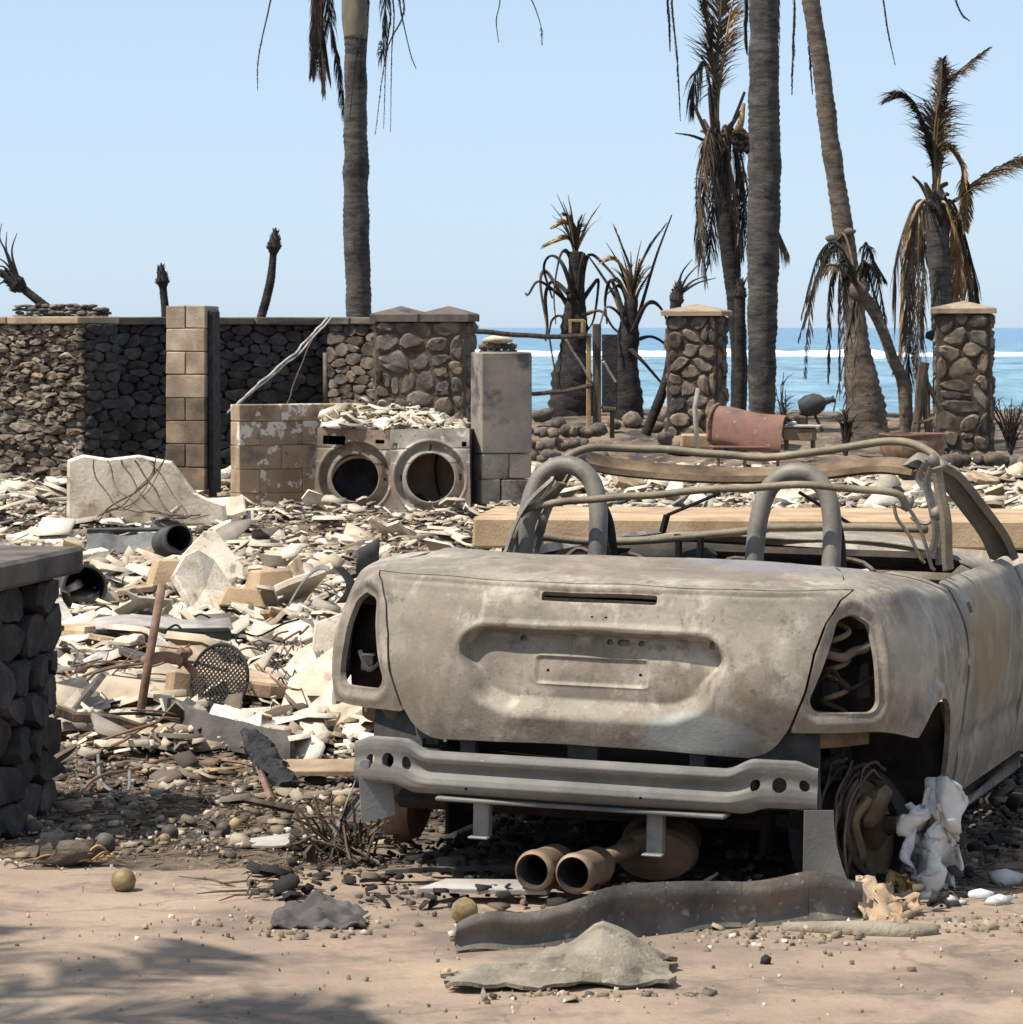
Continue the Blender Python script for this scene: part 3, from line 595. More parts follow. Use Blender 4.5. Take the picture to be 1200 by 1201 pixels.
def sd_lid(Q, Rr, X, off=0.0):
    rr = .06; d1 = np.abs(Q - LC) - lid_hw(X[..., 2]) + rr - off; zb = .428 - .015 * (Q / .5) ** 2; d2 = zb - X[..., 2] + rr - off
    a = np.hypot(np.maximum(d1, 0), np.maximum(d2, 0)) + np.minimum(np.maximum(d1, d2), 0) - rr
    return np.maximum(a, (Rr - LTOP) * .055 - off)
LIGHT = [(.660, .575), (.80, .571), (.782, .758), (.757, .772), (.735, .764)]
def sd_light(Q, X, r=.035): return np.minimum(sdpoly(Q, X[..., 2], LIGHT, r), sdpoly(-Q, X[..., 2], [(x - (.022 if i in (0, 4) else .01), z) for i, (x, z) in enumerate(LIGHT)], r))
def sstep(a, b, x):
    t = np.clip((x - a) / (b - a), 0, 1); return t * t * (3 - 2 * t)
SLOT = lambda Q, X: np.hypot(np.maximum(np.abs(Q - LC - .01) - .155, 0), np.maximum(np.abs(X[..., 2] - .831) - .005, 0)) - .0085
def lid_disp(Q, Rr, X):
    Q = Q - LC; z = X[..., 2]; aq = np.abs(Q)
    rs = sdpoly(aq, z, [(-.05, .667), (.30, .663), (.272, .590), (.22, .568), (-.05, .566)], .075)
    wv = .006 + .055 * sstep(.69, .60, z) + .014 * sstep(.30, .38, aq); d = -.044 * sstep(.003, -1, rs / wv * 1.0) * (rs < .003 * 8)
    d = d + .006 * np.exp(-((rs - .010) / .009) ** 2) * sstep(.64, .72, z)
    pl = np.hypot(np.maximum(aq - .145, 0), np.maximum(np.abs(z - .634) - .025, 0)) - .014
    d = d - .005 * sstep(.004, -.003, pl) + .0035 * np.exp(-(pl / .005) ** 2)
    sl = np.hypot(np.maximum(np.abs(Q - .01) - .165, 0), np.maximum(np.abs(z - .833) - .004, 0)) - .010
    d = d - .006 * sstep(.006, -.004, sl)
    d = d + .007 * np.exp(-((Rr - 9.05) / .16) ** 2) * sstep(.74, .55, aq)            # lip along the top of the lid
    d = d - .002 * np.exp(-((Rr - 8.72) / .12) ** 2) * sstep(.7, .5, aq)
    for (a, b_, s, am) in ((-.42, .60, .09, -.004), (.3, .50, .07, -.005), (.48, .62, .1, .003), (-.1, .47, .12, -.003), (.05, .58, .1, -.002)): d = d + am * np.exp(-((Q - a) ** 2 + (z - b_) ** 2) / s ** 2)
    return d
HOLES = [(-.205, .722, .009), (.045, .722, .009), (.135, .722, .009), (.335, .722, .009), (-.125, .632, .005), (.135, .632, .005), (.0, .778, .004), (.04, .778, .004)]
def sd_lidfull(Q, Rr, X):
    d = np.maximum(sd_lid(Q, Rr, X), -SLOT(Q, X)); Q = Q - LC
    for x, z, r_ in HOLES: d = np.maximum(d, -(np.hypot(Q - x, X[..., 2] - z) - r_))
    d = np.maximum(d, -(np.hypot(np.maximum(np.abs(Q - .085) - .008, 0), X[..., 2] - .722) - .010)); return d
lid = mesh('boot_lid', trim(np.linspace(-.92, .92, 330), np.linspace(2.5, 10.0, 190), sd_lidfull, .02, lid_disp), 'car_skin', car, True, sharp=38)
# quarter panels: lamp openings, wheel arches, cut lower edge
ARC = (.63, .195, .345)
def quarter(side):
    def f(Q, Rr, X):
        y, z = X[..., 1], X[..., 2]; a = np.abs(Q)
        d = -sd_lid(Q, Rr, X, .008) if True else 0
        d = np.maximum(d, -sd_light(Q, X)); d = np.maximum(d, -(np.hypot(y - ARC[0], z - ARC[1]) - ARC[2]))
        low = np.where(y < ARC[0], .487 - .030 * sstep(.2, .42, y), .15); d = np.maximum(d, low - z)
        d = np.maximum(d, y - (1.135 + .06 * sstep(.8, .55, z))); d = np.maximum(d, (Rr - 10.3) * .05 * (a < .9) - .0 * a) if False else d
        d = np.maximum(d, np.where(a < .7355, (Rr - LTOP) * .05, -1))         # the deck in the middle is its own panel
        return d
    def dsp(Q, Rr, X):
        y, z = X[..., 1], X[..., 2]; s = sd_light(Q, X); d = -.011 * sstep(.024, .008, s) + .003 * np.exp(-((s - .03) / .008) ** 2)
        ar = np.hypot(y - ARC[0], z - ARC[1]) - ARC[2]; d = d + .016 * sstep(.05, .035, ar) * (y < 1.2) * (z < .66) * sstep(.30, .36, y)
        d = d - .006 * np.exp(-((y - .42) ** 2 + (z - .80) ** 2) / .01) - .005 * np.exp(-((y - .8) ** 2 + (z - .74) ** 2) / .02)
        return d
    qs = np.linspace(.45, QC + .72, 210) * side
    return trim(qs, np.linspace(0, 16.9, 190), f, .016, dsp)
mesh('rear_quarter_panel', quarter(1), 'car_skin', car, True, sharp=38); mesh('rear_quarter_panel', quarter(-1), 'car_skin', car, True, sharp=38)
def deck(Q, Rr, X): return np.maximum(np.abs(Q) - .738, (LTOP + .1 - Rr) * .05)
mesh('rear_deck', trim(np.linspace(-.8, .8, 130), np.linspace(9.2, 16.9, 90), deck, .012, lambda Q, Rr, X: .004 * np.sin(Q * 7) * np.sin(Rr * 2) + .006 * np.exp(-((Rr - 13.4) / .2) ** 2) - .005 * np.exp(-((Rr - 12.4) / .3) ** 2)), 'car_skin', car, True, sharp=38)
def side_panel(y0, y1, top=None):
    def f(Q, Rr, X):
        y, z = X[..., 1], X[..., 2]; d = np.maximum(y0 + .06 * sstep(.8, .55, z) * (y0 < 2) - y, y - y1); d = np.maximum(d, .16 - z)
        d = np.maximum(d, Rr - 10.75 if y0 < 2 else z - .80); d = np.maximum(d, -(np.hypot(y - 3.05, z - .2) - .31)); 
        if y0 < 2: d = np.maximum(d, -(np.hypot(np.maximum(np.abs(y - 1.33) - .02, 0), np.maximum(np.abs(z - .74) - .006, 0)) - .010))
        return d
    return f
for side in (1, -1):
    mesh('door', trim(np.linspace(QC + .45, QC + 1.9, 150) * side, np.linspace(0, 12, 90), side_panel(1.174, 2.28), .03, lambda Q, Rr, X: -.01 * np.exp(-((X[..., 2] - .34) / .03) ** 2) + .0015 * np.sin(X[..., 1] * 6 + X[..., 2] * 5)), 'car_skin', car, True, sharp=38)
    mesh('front_fender', trim(np.linspace(QC + 1.6, QC + 3.1, 70) * side, np.linspace(0, 10.5, 50), side_panel(2.30, 3.45), .02), 'car_skin', car, True, sharp=38)
    mesh('sill', box(.07, 1.5, .10, .02, (side * .765, 1.75, .145)), 'car_skin', car, True)
mesh('bonnet', sheet(lambda a, b: ((a - .5) * 1.36 * (1 - .1 * b), 2.35 + 1.15 * b, .87 - .10 * b ** 2 - .10 * abs(2 * a - 1) ** 3 + .01 * math.sin(a * 9 + b * 4)), 20, 16, .01), 'car_skin', car, True)
mesh('front_panel', sheet(lambda a, b: ((a - .5) * 1.5, 3.62 - .28 * abs(2 * a - 1) ** 2.5 + .03 * b, .2 + .56 * b), 20, 8, .01), 'car_skin', car, True)
# inner shell, floor, bulkheads
mesh('floor_pan', box(1.36, 3.0, .05, .02, (0, 1.9, .19)), 'car_inner', car)
mesh('boot_floor', box(1.15, .62, .04, .02, (0, .46, .33)), 'car_inner', car)
mesh('rear_bulkhead', sheet(lambda a, b: ((a - .5) * 1.14, .74 + .05 * b + .01 * math.sin(a * 20), .22 + .62 * b), 24, 6, .01), 'car_inner', car, True)
mesh('seat_back_panel', sheet(lambda a, b: ((a - .5) * 1.1, 1.2 - .16 * b, .3 + .42 * b), 12, 4, .02), 'car_inner', car, True)
def rear_panel_fn(Q, Rr): y = .085 + .10 * np.abs(Q / .7) ** 3; return np.stack([Q, y - .03 * np.sin(Rr * 3.1), .27 + .27 * Rr], -1)
def rear_panel_n(Q, Rr): o = np.zeros(Q.shape + (3,)); o[..., 1] = -1; return o
def rear_panel_sd(Q, Rr, X):
    d = np.maximum(np.abs(Q) - .64, np.abs(Rr - .5) - .5)
    for x, w_, z, h_ in ((-.18, .125, .395, .028), (.17, .12, .392, .03), (.40, .05, .39, .025), (-.42, .05, .385, .03)):
        d = np.maximum(d, -(np.hypot(np.maximum(np.abs(Q - x) - w_, 0), np.maximum(np.abs(X[..., 2] - z) - h_ + .01, 0)) - .01))
    return d
mesh('rear_panel', trim(np.linspace(-.72, .72, 150), np.linspace(-.05, 1.05, 40), rear_panel_sd, .03, None, rear_panel_fn, rear_panel_n), 'steel_dark', car, True, sharp=35)
for side in (1, -1):
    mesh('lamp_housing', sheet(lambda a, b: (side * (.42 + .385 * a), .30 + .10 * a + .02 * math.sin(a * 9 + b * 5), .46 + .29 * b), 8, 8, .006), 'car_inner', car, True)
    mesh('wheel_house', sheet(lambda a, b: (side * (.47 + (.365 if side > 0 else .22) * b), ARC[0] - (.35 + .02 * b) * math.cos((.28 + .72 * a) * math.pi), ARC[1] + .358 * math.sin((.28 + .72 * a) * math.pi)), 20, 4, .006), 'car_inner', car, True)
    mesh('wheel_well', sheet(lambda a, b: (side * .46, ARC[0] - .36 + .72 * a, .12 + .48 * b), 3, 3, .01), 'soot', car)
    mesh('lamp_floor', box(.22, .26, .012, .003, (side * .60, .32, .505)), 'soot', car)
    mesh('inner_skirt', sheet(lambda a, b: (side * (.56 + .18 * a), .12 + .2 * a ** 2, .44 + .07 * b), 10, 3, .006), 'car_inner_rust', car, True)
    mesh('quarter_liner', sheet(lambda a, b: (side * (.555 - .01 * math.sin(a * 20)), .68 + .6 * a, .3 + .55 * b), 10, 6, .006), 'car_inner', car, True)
sp = mesh('coil_spring', tube(spline([(.66 + .035 * math.cos(k * .9), .24 + .035 * math.sin(k * .9), .52 + .011 * k) for k in range(24)], 3), .008, 6), 'car_inner_rust', car, True)
mesh('wiring_harness', tube(wob([(.60, .19, .70), (.68, .2, .69), (.75, .27, .715), (.8, .34, .74)], .012, 8, 20), .013, 6), 'wire', car, True)
mesh('lamp_bracket', join(tube(spline([(.61, .21, .60), (.66, .2, .65), (.70, .22, .60), (.76, .26, .63)], 5), .006, 5), box(.05, .02, .05, .005, (.65, .22, .595)), box(.03, .02, .09, .004, (.735, .26, .62), .008)), 'car_inner', car)
mesh('lamp_bracket', join(tube(spline([(-.64, .22, .62), (-.69, .22, .58), (-.73, .25, .63)], 5), .007, 5), box(.04, .02, .05, .004, (-.7, .24, .60))), 'steel_dark', car)
# bumper beam
_prof = np.array([(0, .02), (.006, .0), (.016, -.012), (.032, -.018), (.048, -.012), (.058, .002), (.066, .006), (.074, .002), (.086, -.008), (.10, -.012), (.112, -.004), (.118, .016)])
def beam_fn(Q, V_):
    s = Q; a = np.abs(s); t = V_ * .118; off = np.interp(t, _prof[:, 0], _prof[:, 1]); e = sstep(.43, .53, a)
    off = off * (1 - .75 * e) - .004 * e; y = -.055 + .085 * (a / .66) ** 2.2 + off + .012 * e
    ztop = .392 + .030 * sstep(.42, .50, a) - .018 * sstep(.60, .665, a); zbot = .272 + .02 * sstep(.46, .54, a)
    z = zbot + (ztop - zbot) * V_; bow = .006 * np.cos(s * 3)
    return np.stack([s, y, z + bow], -1)
BH = [(-.61, .5, .013), (-.553, .5, .019), (-.493, .52, .015), (.50, .5, .013), (.563, .48, .019), (.628, .52, .014), (-.30, .2, .005), (.2, .25, .005)]
def beam_sd(Q, V_, X):
    d = np.maximum(np.abs(Q) - .662, np.abs(V_ - .5) * .118 - .059)
    for x, v_, r_ in BH: d = np.maximum(d, -(np.hypot(Q - x, (V_ - v_) * .118) - r_))
    return d
def beam_n(Q, V_):
    e = 1e-3; a = beam_fn(Q + e, V_) - beam_fn(Q - e, V_); b = beam_fn(Q, V_ + e * 8) - beam_fn(Q, V_ - e * 8); n = np.cross(a, b); return n / (np.linalg.norm(n, axis=-1, keepdims=True) + 1e-12)
beam = mesh('bumper_beam', trim(np.linspace(-.67, .67, 340), np.linspace(-.03, 1.03, 40), beam_sd, .03, None, beam_fn, beam_n), 'beam_steel', car, True, sharp=40)
mesh('bolt', tube([(-.61, -.005, .345), (-.61, -.022, .345)], .014, 10), 'steel_grey', beam)
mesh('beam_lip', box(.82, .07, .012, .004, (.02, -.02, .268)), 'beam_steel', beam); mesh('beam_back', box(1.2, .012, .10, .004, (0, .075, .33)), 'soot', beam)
for x0 in (-.46, .45): mesh('crush_can', box(.10, .16, .085, .01, (x0, .09, .345)), 'steel_dark', beam)
def bracket(x, w_, z0, z1, y=-.01):
    return join(box(w_, .006, z1 - z0, .003, (x, y, (z0 + z1) / 2)), box(.006, .03, z1 - z0, .002, (x - w_ / 2 + .003, y + .018, (z0 + z1) / 2)), box(.006, .03, z1 - z0, .002, (x + w_ / 2 - .003, y + .018, (z0 + z1) / 2)), box(w_ + .012, .035, .006, .002, (x, y - .012, z0)))
mesh('hanger_bracket', bracket(-.27, .045, .165, .265), 'steel_grey', car); mesh('hanger_bracket', bracket(.225, .045, .15, .262), 'steel_grey', car)
mesh('end_bracket', sheet(lambda a, b: (-.645 + .08 * a + .01 * b, .03 + .05 * a, .30 - .125 * b + .02 * a * b), 6, 6, .006), 'steel_grey', car)
mesh('end_bracket', sheet(lambda a, b: (.63 + .07 * a + .05 * b ** 2 * a, .02 + .04 * a, .29 - .20 * b), 6, 8, .006), 'beam_steel', car)
# exhaust
for x0 in (-.085, .03):
    tp = mesh('exhaust_tip', xf(lathe([(.047, -.015), (.053, -.01), (.056, 0), (.056, .012), (.053, .016), (.053, .15), (.047, .17)], 28), Matrix.Translation((x0, -.10, .098)) @ Matrix.Rotation(R(-90), 4, 'X') @ Matrix.Rotation(R(6), 4, 'Y')), 'pipe_rust', car, True, sharp=40)
    mesh('tip_bore', xf(lathe([(.047, -.015), (.042, -.008), (.041, .14), (.001, .14)], 28), Matrix.Translation((x0, -.10, .098)) @ Matrix.Rotation(R(-90), 4, 'X') @ Matrix.Rotation(R(6), 4, 'Y')), 'car_inner', tp, True, sharp=40)
mf = mesh('muffler', xf(lathe([(.001, -.012), (.07, -.006), (.104, .0), (.112, .014), (.118, .03), (.112, .045), (.112, .14), (.001, .16)], 36), Matrix.Translation((.165, .22, .105)) @ Matrix.Rotation(R(-90 + 12), 4, 'X') @ Matrix.Rotation(R(-8), 4, 'Y') @ Matrix.Scale(.66, 4, (0, 1, 0))), 'car_inner_rust', car, True, sharp=40)
mesh('exhaust_pipe', tube(spline([(-.03, .04, .1), (.02, .12, .1), (.1, .2, .13), (.1, .6, .15), (.05, 1.6, .14)], 6), .025, 10), 'pipe_rust', car, True)
# wheel remains on the right
wh = mesh('wheel_hub', xf(join(lathe([(.001, -.03), (.06, -.03), (.07, -.01), (.07, .02), (.14, .025), (.145, .03), (.145, .045), (.07, .05), (.03, .10)], 28), mv(tube([(0, 0, 0), (0, 0, .14)], .025, 10), 0, 0, 0)), Matrix.Translation((.66, .58, .17)) @ Matrix.Rotation(R(80), 4, 'Y') @ Matrix.Rotation(R(20), 4, 'X')), 'car_inner_rust', car, True, sharp=35)
mesh('wheel_rim', xf(lathe([(.17, -.09), (.185, -.088), (.19, -.08), (.165, -.06), (.16, .05), (.185, .075), (.18, .085)], 32), Matrix.Translation((.66, .52, .15)) @ Matrix.Rotation(R(72), 4, 'Y') @ Matrix.Rotation(R(24), 4, 'X')), 'steel_dark', car, True, sharp=35)
for k in range(7): mesh('tyre_wire', tube(wob([Matrix.Translation((.67, .5, .16)) @ Vector((.05 * math.sin(k * 2.1) + .02 * math.cos(a), (.19 + .01 * k) * math.cos(a), (.17 + .008 * k) * math.sin(a))) for a in np.linspace(-.6 + .4 * k, 3.6 + .3 * k, 14)], .02, 3, 9, k), .005, 4), 'wire', car)
mesh('brake_caliper', join(box(.07, .12, .10, .02, (.73, .44, .25), .012), tube(spline([(.73, .38, .28), (.70, .34, .22), (.72, .36, .12)], 5), .014, 6)), 'car_inner_rust', car)
mesh('rear_axle', join(tube([(-.7, .62, .17), (.68, .6, .17)], .03, 8), tube(spline([(-.5, .3, .28), (-.3, .5, .2), (.3, .5, .2), (.5, .3, .28)], 5), .022, 8)), 'car_inner', car, True)
mesh('wheel_hub', xf(lathe([(.001, -.03), (.12, -.02), (.145, .03), (.145, .045), (.03, .10)], 24), Matrix.Translation((-.68, .6, .17)) @ Matrix.Rotation(R(-85), 4, 'Y')), 'rust', car, True, sharp=35)
mesh('subframe', join(box(.9, .08, .05, .01, (0, .38, .25)), box(.08, .5, .05, .01, (-.4, .5, .26)), box(.08, .5, .05, .01, (.4, .5, .26))), 'car_inner', car)
# roll hoops
for x0 in (-.375, .35):
    hw2 = .112
    pts = [(x0 - hw2 - .016, 1.02, .72), (x0 - hw2 - .010, 1.035, .86), (x0 - hw2, 1.05, 1.0), (x0 - hw2 * .80, 1.065, 1.085), (x0 - hw2 * .42, 1.07, 1.13), (x0, 1.07, 1.143), (x0 + hw2 * .42, 1.07, 1.13), (x0 + hw2 * .80, 1.065, 1.085), (x0 + hw2, 1.05, 1.0), (x0 + hw2 + .006, 1.02, .86), (x0 + hw2 + .006, 1.0, .72)]
    mesh('roll_hoop', tube(spline(pts, 6), .0285, 16), 'hoop_steel', car, True)
    mesh('hoop_stay', tube(spline([(x0 + hw2 - .03, 1.12, 1.05), (x0 + hw2 - .02, 1.24, .95), (x0 + hw2 - .02, 1.3, .78)], 5), .017, 8), 'car_inner', car, True)
# folded soft-top frame: bows and link bars
def CP(px, py, y):     # photo point -> car-local point on the car's cross plane at forward distance y
    Mi = Matrix.Rotation(YAW, 4, 'Z') @ Matrix.Translation((-.172, -9.3, 0)); o = Mi @ Vector((0, 0, H)); d = Mi.to_3x3() @ Vector(((px - 600) / F, 1, -(py - HY) / F))
    k = (y - o.y) / d.y; p = o + d * k; return Vector((p.x, p.y, p.z + p.x * math.tan(R(1.1))))
def bow(name, pts, r_, m='bow_steel', amp=.004, n=8, flat=1.0): return mesh(name, tube(wob(pts, amp, 7, 6, len(pts)), r_, n, True, flat), m, car, flat == 1)
b1 = [CP(590, 648, .98), CP(606, 610, 1.05), CP(628, 574, 1.15), CP(650, 546, 1.25), CP(672, 530, 1.3), CP(700, 524, 1.35), CP(760, 527, 1.4), CP(830, 533, 1.42), CP(900, 536, 1.42), CP(960, 529, 1.4), CP(1020, 519, 1.38), CP(1060, 520, 1.35), CP(1085, 532, 1.3), CP(1098, 550, 1.25)]
bow('soft_top_bow', b1, .0125, amp=.010)
bow('soft_top_bow', [CP(602, 604, 1.0), CP(612, 596, 1.0), CP(640, 590, .98), CP(700, 584, .96), CP(780, 577, .95), CP(860, 571, .95), CP(930, 568, .95), CP(990, 572, .96), CP(1030, 577, .97), CP(1048, 583, .98), CP(1057, 597, 1.0)], .0115, amp=.008)
bow('soft_top_bow', [CP(610, 628, 1.3), CP(680, 634, 1.35), CP(760, 632, 1.35), CP(880, 622, 1.35), CP(900, 619, 1.35), CP(1000, 618, 1.35), CP(1080, 621, 1.3)], .0125)
for k, pts in enumerate([[(585, 650), (600, 612), (618, 582), (640, 560)], [(606, 650), (618, 620), (628, 590), (652, 566)], [(622, 648), (632, 612), (622, 602), (604, 600)], [(612, 650), (632, 596), (655, 560), (668, 538)], [(598, 650), (606, 624), (640, 578), (650, 552)]]):
    bow('link_bar', [CP(x, y, .98 + .07 * k) for x, y in pts], .014 + .004 * (k % 2), 'bow_steel' if k % 2 else 'hoop_steel', .012, 6, .4)
for k, pts in enumerate([[(1106, 668), (1104, 620), (1096, 580), (1090, 548)], [(1090, 668), (1082, 640), (1068, 610), (1052, 588)], [(1078, 660), (1060, 630), (1044, 608), (1040, 590)], [(1086, 655), (1092, 628), (1084, 596), (1078, 564), (1086, 542)], [(1062, 606), (1080, 612), (1092, 600)], [(1096, 662), (1098, 618), (1088, 584), (1070, 560), (1078, 540)]]):
    bow('link_bar', [CP(x, y, 1.02 + .05 * k) for x, y in pts], .014 + .006 * (k == 0), 'hoop_steel' if k % 2 else 'bow_steel', .010, 6, .4)
for px, py in ((648, 556), (606, 606), (1086, 540), (1056, 592), (1092, 602)): mesh('pivot_knuckle', blob(.022, .018, .024, .3, 2, px, ICO1), 'hoop_steel', car, True, CP(px, py, 1.1))
# windscreen header (sagging) and pillars
hd = [CP(672, 534, 1.85), CP(720, 544, 1.95), CP(800, 551, 2.02), CP(870, 553, 2.05), CP(950, 549, 2.05), CP(1020, 541, 2.0), CP(1066, 545, 1.95)]
hs = spline(hd, 8)
mesh('windscreen_header', sheet(lambda a, b: hs[min(len(hs) - 1, int(a * (len(hs) - 1)))] + Vector((0, -.05 + .13 * b, -.012 - .02 * math.sin(b * 3.1) + .025 * b)), 40, 6, .02), 'car_inner_rust', car, True, sharp=40)
pr = spline([CP(1066, 545, 1.95), CP(1102, 560, 2.05), CP(1136, 600, 2.2), CP(1160, 632, 2.32), CP(1172, 658, 2.4)], 8)
mesh('windscreen_pillar', sheet(lambda a, b: pr[min(len(pr) - 1, int(a * (len(pr) - 1)))] + Vector((-.028 + .056 * b, .03 * math.sin(b * 3), .016 * math.sin(b * 3.1))), 24, 6, .025), 'hoop_steel', car, True, sharp=40)
mesh('windscreen_pillar', tube(spline([CP(672, 534, 1.85), CP(650, 560, 2.05), CP(628, 610, 2.25), CP(622, 650, 2.4)], 7), .028, 8, flat=.6), 'hoop_steel', car, True)
mesh('mirror_stem', join(tube([CP(776, 604, 1.9), CP(838, 578, 2.0)], .006, 5), tube([CP(776, 604, 1.9), CP(771, 624, 1.9)], .013, 6)), 'soot', car)
mesh('wiper_rod', tube([CP(930, 577, 1.8), CP(1000, 620, 1.9)], .006, 5), 'soot', car)
# cockpit remains
for x0 in (-.34, .34):
    mesh('seat_frame', join(tube(spline([(x0 - .2, 1.55, .3), (x0 - .2, 1.45, .62), (x0 - .15, 1.42, .78), (x0 + .15, 1.42, .78), (x0 + .2, 1.45, .62), (x0 + .2, 1.55, .3)], 5), .014, 8), *[tube([(x0 - .2, 1.45 + .02 * k, .4 + .1 * k), (x0 + .2, 1.45 + .02 * k, .4 + .1 * k)], .004, 4) for k in range(4)], box(.4, .45, .03, .01, (x0, 1.72, .33))), 'car_inner', car)
mesh('head_rest_bracket', join(box(.02, .02, .11, .004, (-.09, 1.35, .86)), box(.02, .02, .12, .004, (-.02, 1.35, .86)), box(.1, .02, .012, .003, (-.055, 1.35, .92))), 'soot', car)
mesh('dashboard_beam', join(tube([(-.66, 2.22, .72), (.66, 2.22, .72)], .03, 10), box(1.2, .16, .06, .02, (0, 2.34, .80), .015), box(.3, .1, .1, .02, (-.35, 2.2, .76), .02)), 'car_inner', car)
mesh('melted_trim', plate([(.12, 1.28), (.3, 1.22), (.5, 1.24), (.52, 1.36), (.3, 1.42), (.1, 1.38)], .012, lambda x, y: .80 + .03 * math.sin(x * 14) + .1 * (y - 1.3)), 'plaster', car)
mesh('melted_trim', plate([(-.1, 1.3), (.1, 1.26), (.2, 1.34), (0, 1.42)], .012, lambda x, y: .785 + .02 * math.sin(x * 20)), 'plaster_grey', car)
for k in range(6): mesh('cable', tube(wob([(-.5 + .18 * k, 1.2, .8), (-.4 + .17 * k, 1.3, .86), (-.3 + .18 * k, 1.25, .82)], .03, 5, 8, k), .008, 5), 'wire', car)
# ---------------------------------------------------------------- laundry machines
mat('enamel_burnt', [(112, 104, 94), (144, 135, 123), (168, 160, 147)], scale=4, detail=9, rough=.65, bump=.25, bscale=60, metal=.1, spots=[((206, 202, 194), 9, .58, .66, .75), ((134, 98, 70), 3.2, .54, .68, .7), ((70, 64, 58), 6, .58, .72, .6)])
mat('drum_tan', [(92, 76, 60), (120, 102, 82)], scale=5, rough=.8, bump=.3, bscale=30)
mat('enamel_rust', [(88, 78, 68), (124, 108, 92), (150, 136, 120)], scale=4, detail=9, rough=.75, bump=.35, bscale=60, spots=[((198, 190, 178), 7, .60, .66, .6), ((130, 98, 72), 2.6, .52, .64, .55), ((60, 54, 49), 5, .54, .64, .7)])
def machine(name, label, px, D, yaw, dryer):
    w, d, h = .665, .70, .98; zt = zz(503, D)
    t = empty(name, label, 'laundry machine', (*pt(px, D), zt - h), yaw); t.rotation_euler = (R(-2 if dryer else -4), R(2.6 if not dryer else -1.2), yaw); zc = h - .40; ro, ri = .292, .192 if not dryer else .198
    Sf = lambda Q, V_: np.stack([Q, np.zeros_like(Q) + .012 * np.clip((V_ - .82) / .16, 0, 1) ** 2, V_], -1)
    Nf = lambda Q, V_: np.broadcast_to(np.array([0., -1, 0]), Q.shape + (3,))
    def f(Q, V_, X):
        dd = np.maximum(np.abs(Q) - w / 2 + .004, np.abs(V_ - h / 2) - h / 2); dd = np.maximum(dd, -(np.hypot(Q, V_ - zc) - ri))
        hs_ = [(-.19, h - .10, .085, .028)] if not dryer else [(-.29, h - .13, .012, .012), (.285, h - .13, .012, .012)]
        hs_ += [(.19, h - .095, .03, .008)] if not dryer else []
        for x, z, a, c in hs_: dd = np.maximum(dd, -(np.hypot(np.maximum(np.abs(Q - x) - a, 0), np.maximum(np.abs(V_ - z) - c, 0)) - .008))
        for k in range(5): dd = np.maximum(dd, -(np.hypot(Q - (-.24 + .12 * k), V_ - (h - .055)) - .006))
        if dryer:
            for an in (0, 90, 180): dd = np.maximum(dd, -(np.hypot((np.abs(Q - .245 * math.cos(R(an)))) , np.maximum(np.abs(V_ - zc - .245 * math.sin(R(an))) - .02, 0)) - .009))
        else: dd = np.maximum(dd, -(np.hypot(Q - .245, V_ - zc) - .014))
        return dd
    def dsp(Q, V_, X):
        r_ = np.hypot(Q, V_ - zc); d_ = -.055 * sstep(ro + .004, ro - .016, r_) + .040 * sstep(ri + .075, ri + .02, r_) + .006 * np.exp(-((r_ - ri - .008) / .008) ** 2)
        d_ = d_ + .008 * np.exp(-((r_ - ro - .012) / .012) ** 2) - .006 * np.exp(-((V_ - (h - .165)) / .006) ** 2) + .006 * np.sin(Q * 9 + V_ * 7) + .005 * np.sin(Q * 17 - V_ * 13 + 1) * (V_ > .7)
        return d_
    mesh('front_panel', trim(np.linspace(-w / 2 - .005, w / 2 + .005, 120), np.linspace(-.005, h + .005, 160), f, .02, dsp, Sf, Nf), 'enamel_burnt' if dryer else 'enamel_rust', t, True, sharp=40)
    for s in (-1, 1): mesh('side_panel', sheet(lambda a, b: (s * (w / 2 - .004 - .01 * math.sin(a * 3.1) * math.sin(b * 3.1)), .016 + a * d, b * h), 8, 8, .006), 'steel_dark', t, True)
    mesh('top_panel', sheet(lambda a, b: ((a - .5) * w, .02 + b * d, h - .002 - .03 * math.sin(a * 3.1) * math.sin(b * 3.1)), 10, 10, .006), 'enamel_burnt', t, True)
    mesh('back_panel', box(w - .02, .01, h - .02, .002, (0, d, h / 2)), 'soot', t)
    Mx = Matrix.Translation((0, .03, zc)) @ Matrix.Rotation(R(-90), 4, 'X')
    if dryer: mesh('drum', xf(lathe([(ri + .012, .0), (.27, .05), (.275, .34), (.001, .36)], 40), Mx), 'drum_tan', t, True, sharp=40); mesh('drum_baffle', tube(spline([(.03, .36, zc + .26), (.0, .3, zc + .1), (.02, .3, zc - .1), (.09, .2, zc - .25)], 5), .014, 6), 'soot', t)
    else:
        mesh('drum', xf(lathe([(.245, .12), (.25, .14), (.25, .5), (.001, .52)], 40), Matrix.Translation((.02, .0, -.05)) @ Mx), 'steel_dark', t, True, sharp=40)
        mesh('tub_ring', xf(lathe([(.225, .09), (.25, .08), (.262, .10), (.262, .16), (.245, .16)], 40), Matrix.Translation((.02, 0, -.06)) @ Mx), 'enamel_burnt', t, True, sharp=40)
        mesh('tub', xf(lathe([(.28, .02), (.30, .08), (.30, .55), (.001, .56)], 32), Mx), 'soot', t, True)
machine('washing_machine', 'burned front load washing machine with empty black drum beside the low block wall', 412, 28.0, R(-4), False)
machine('tumble_dryer', 'burned grey front load dryer with tan drum, next to grey concrete column', 506, 27.95, R(-7), True)

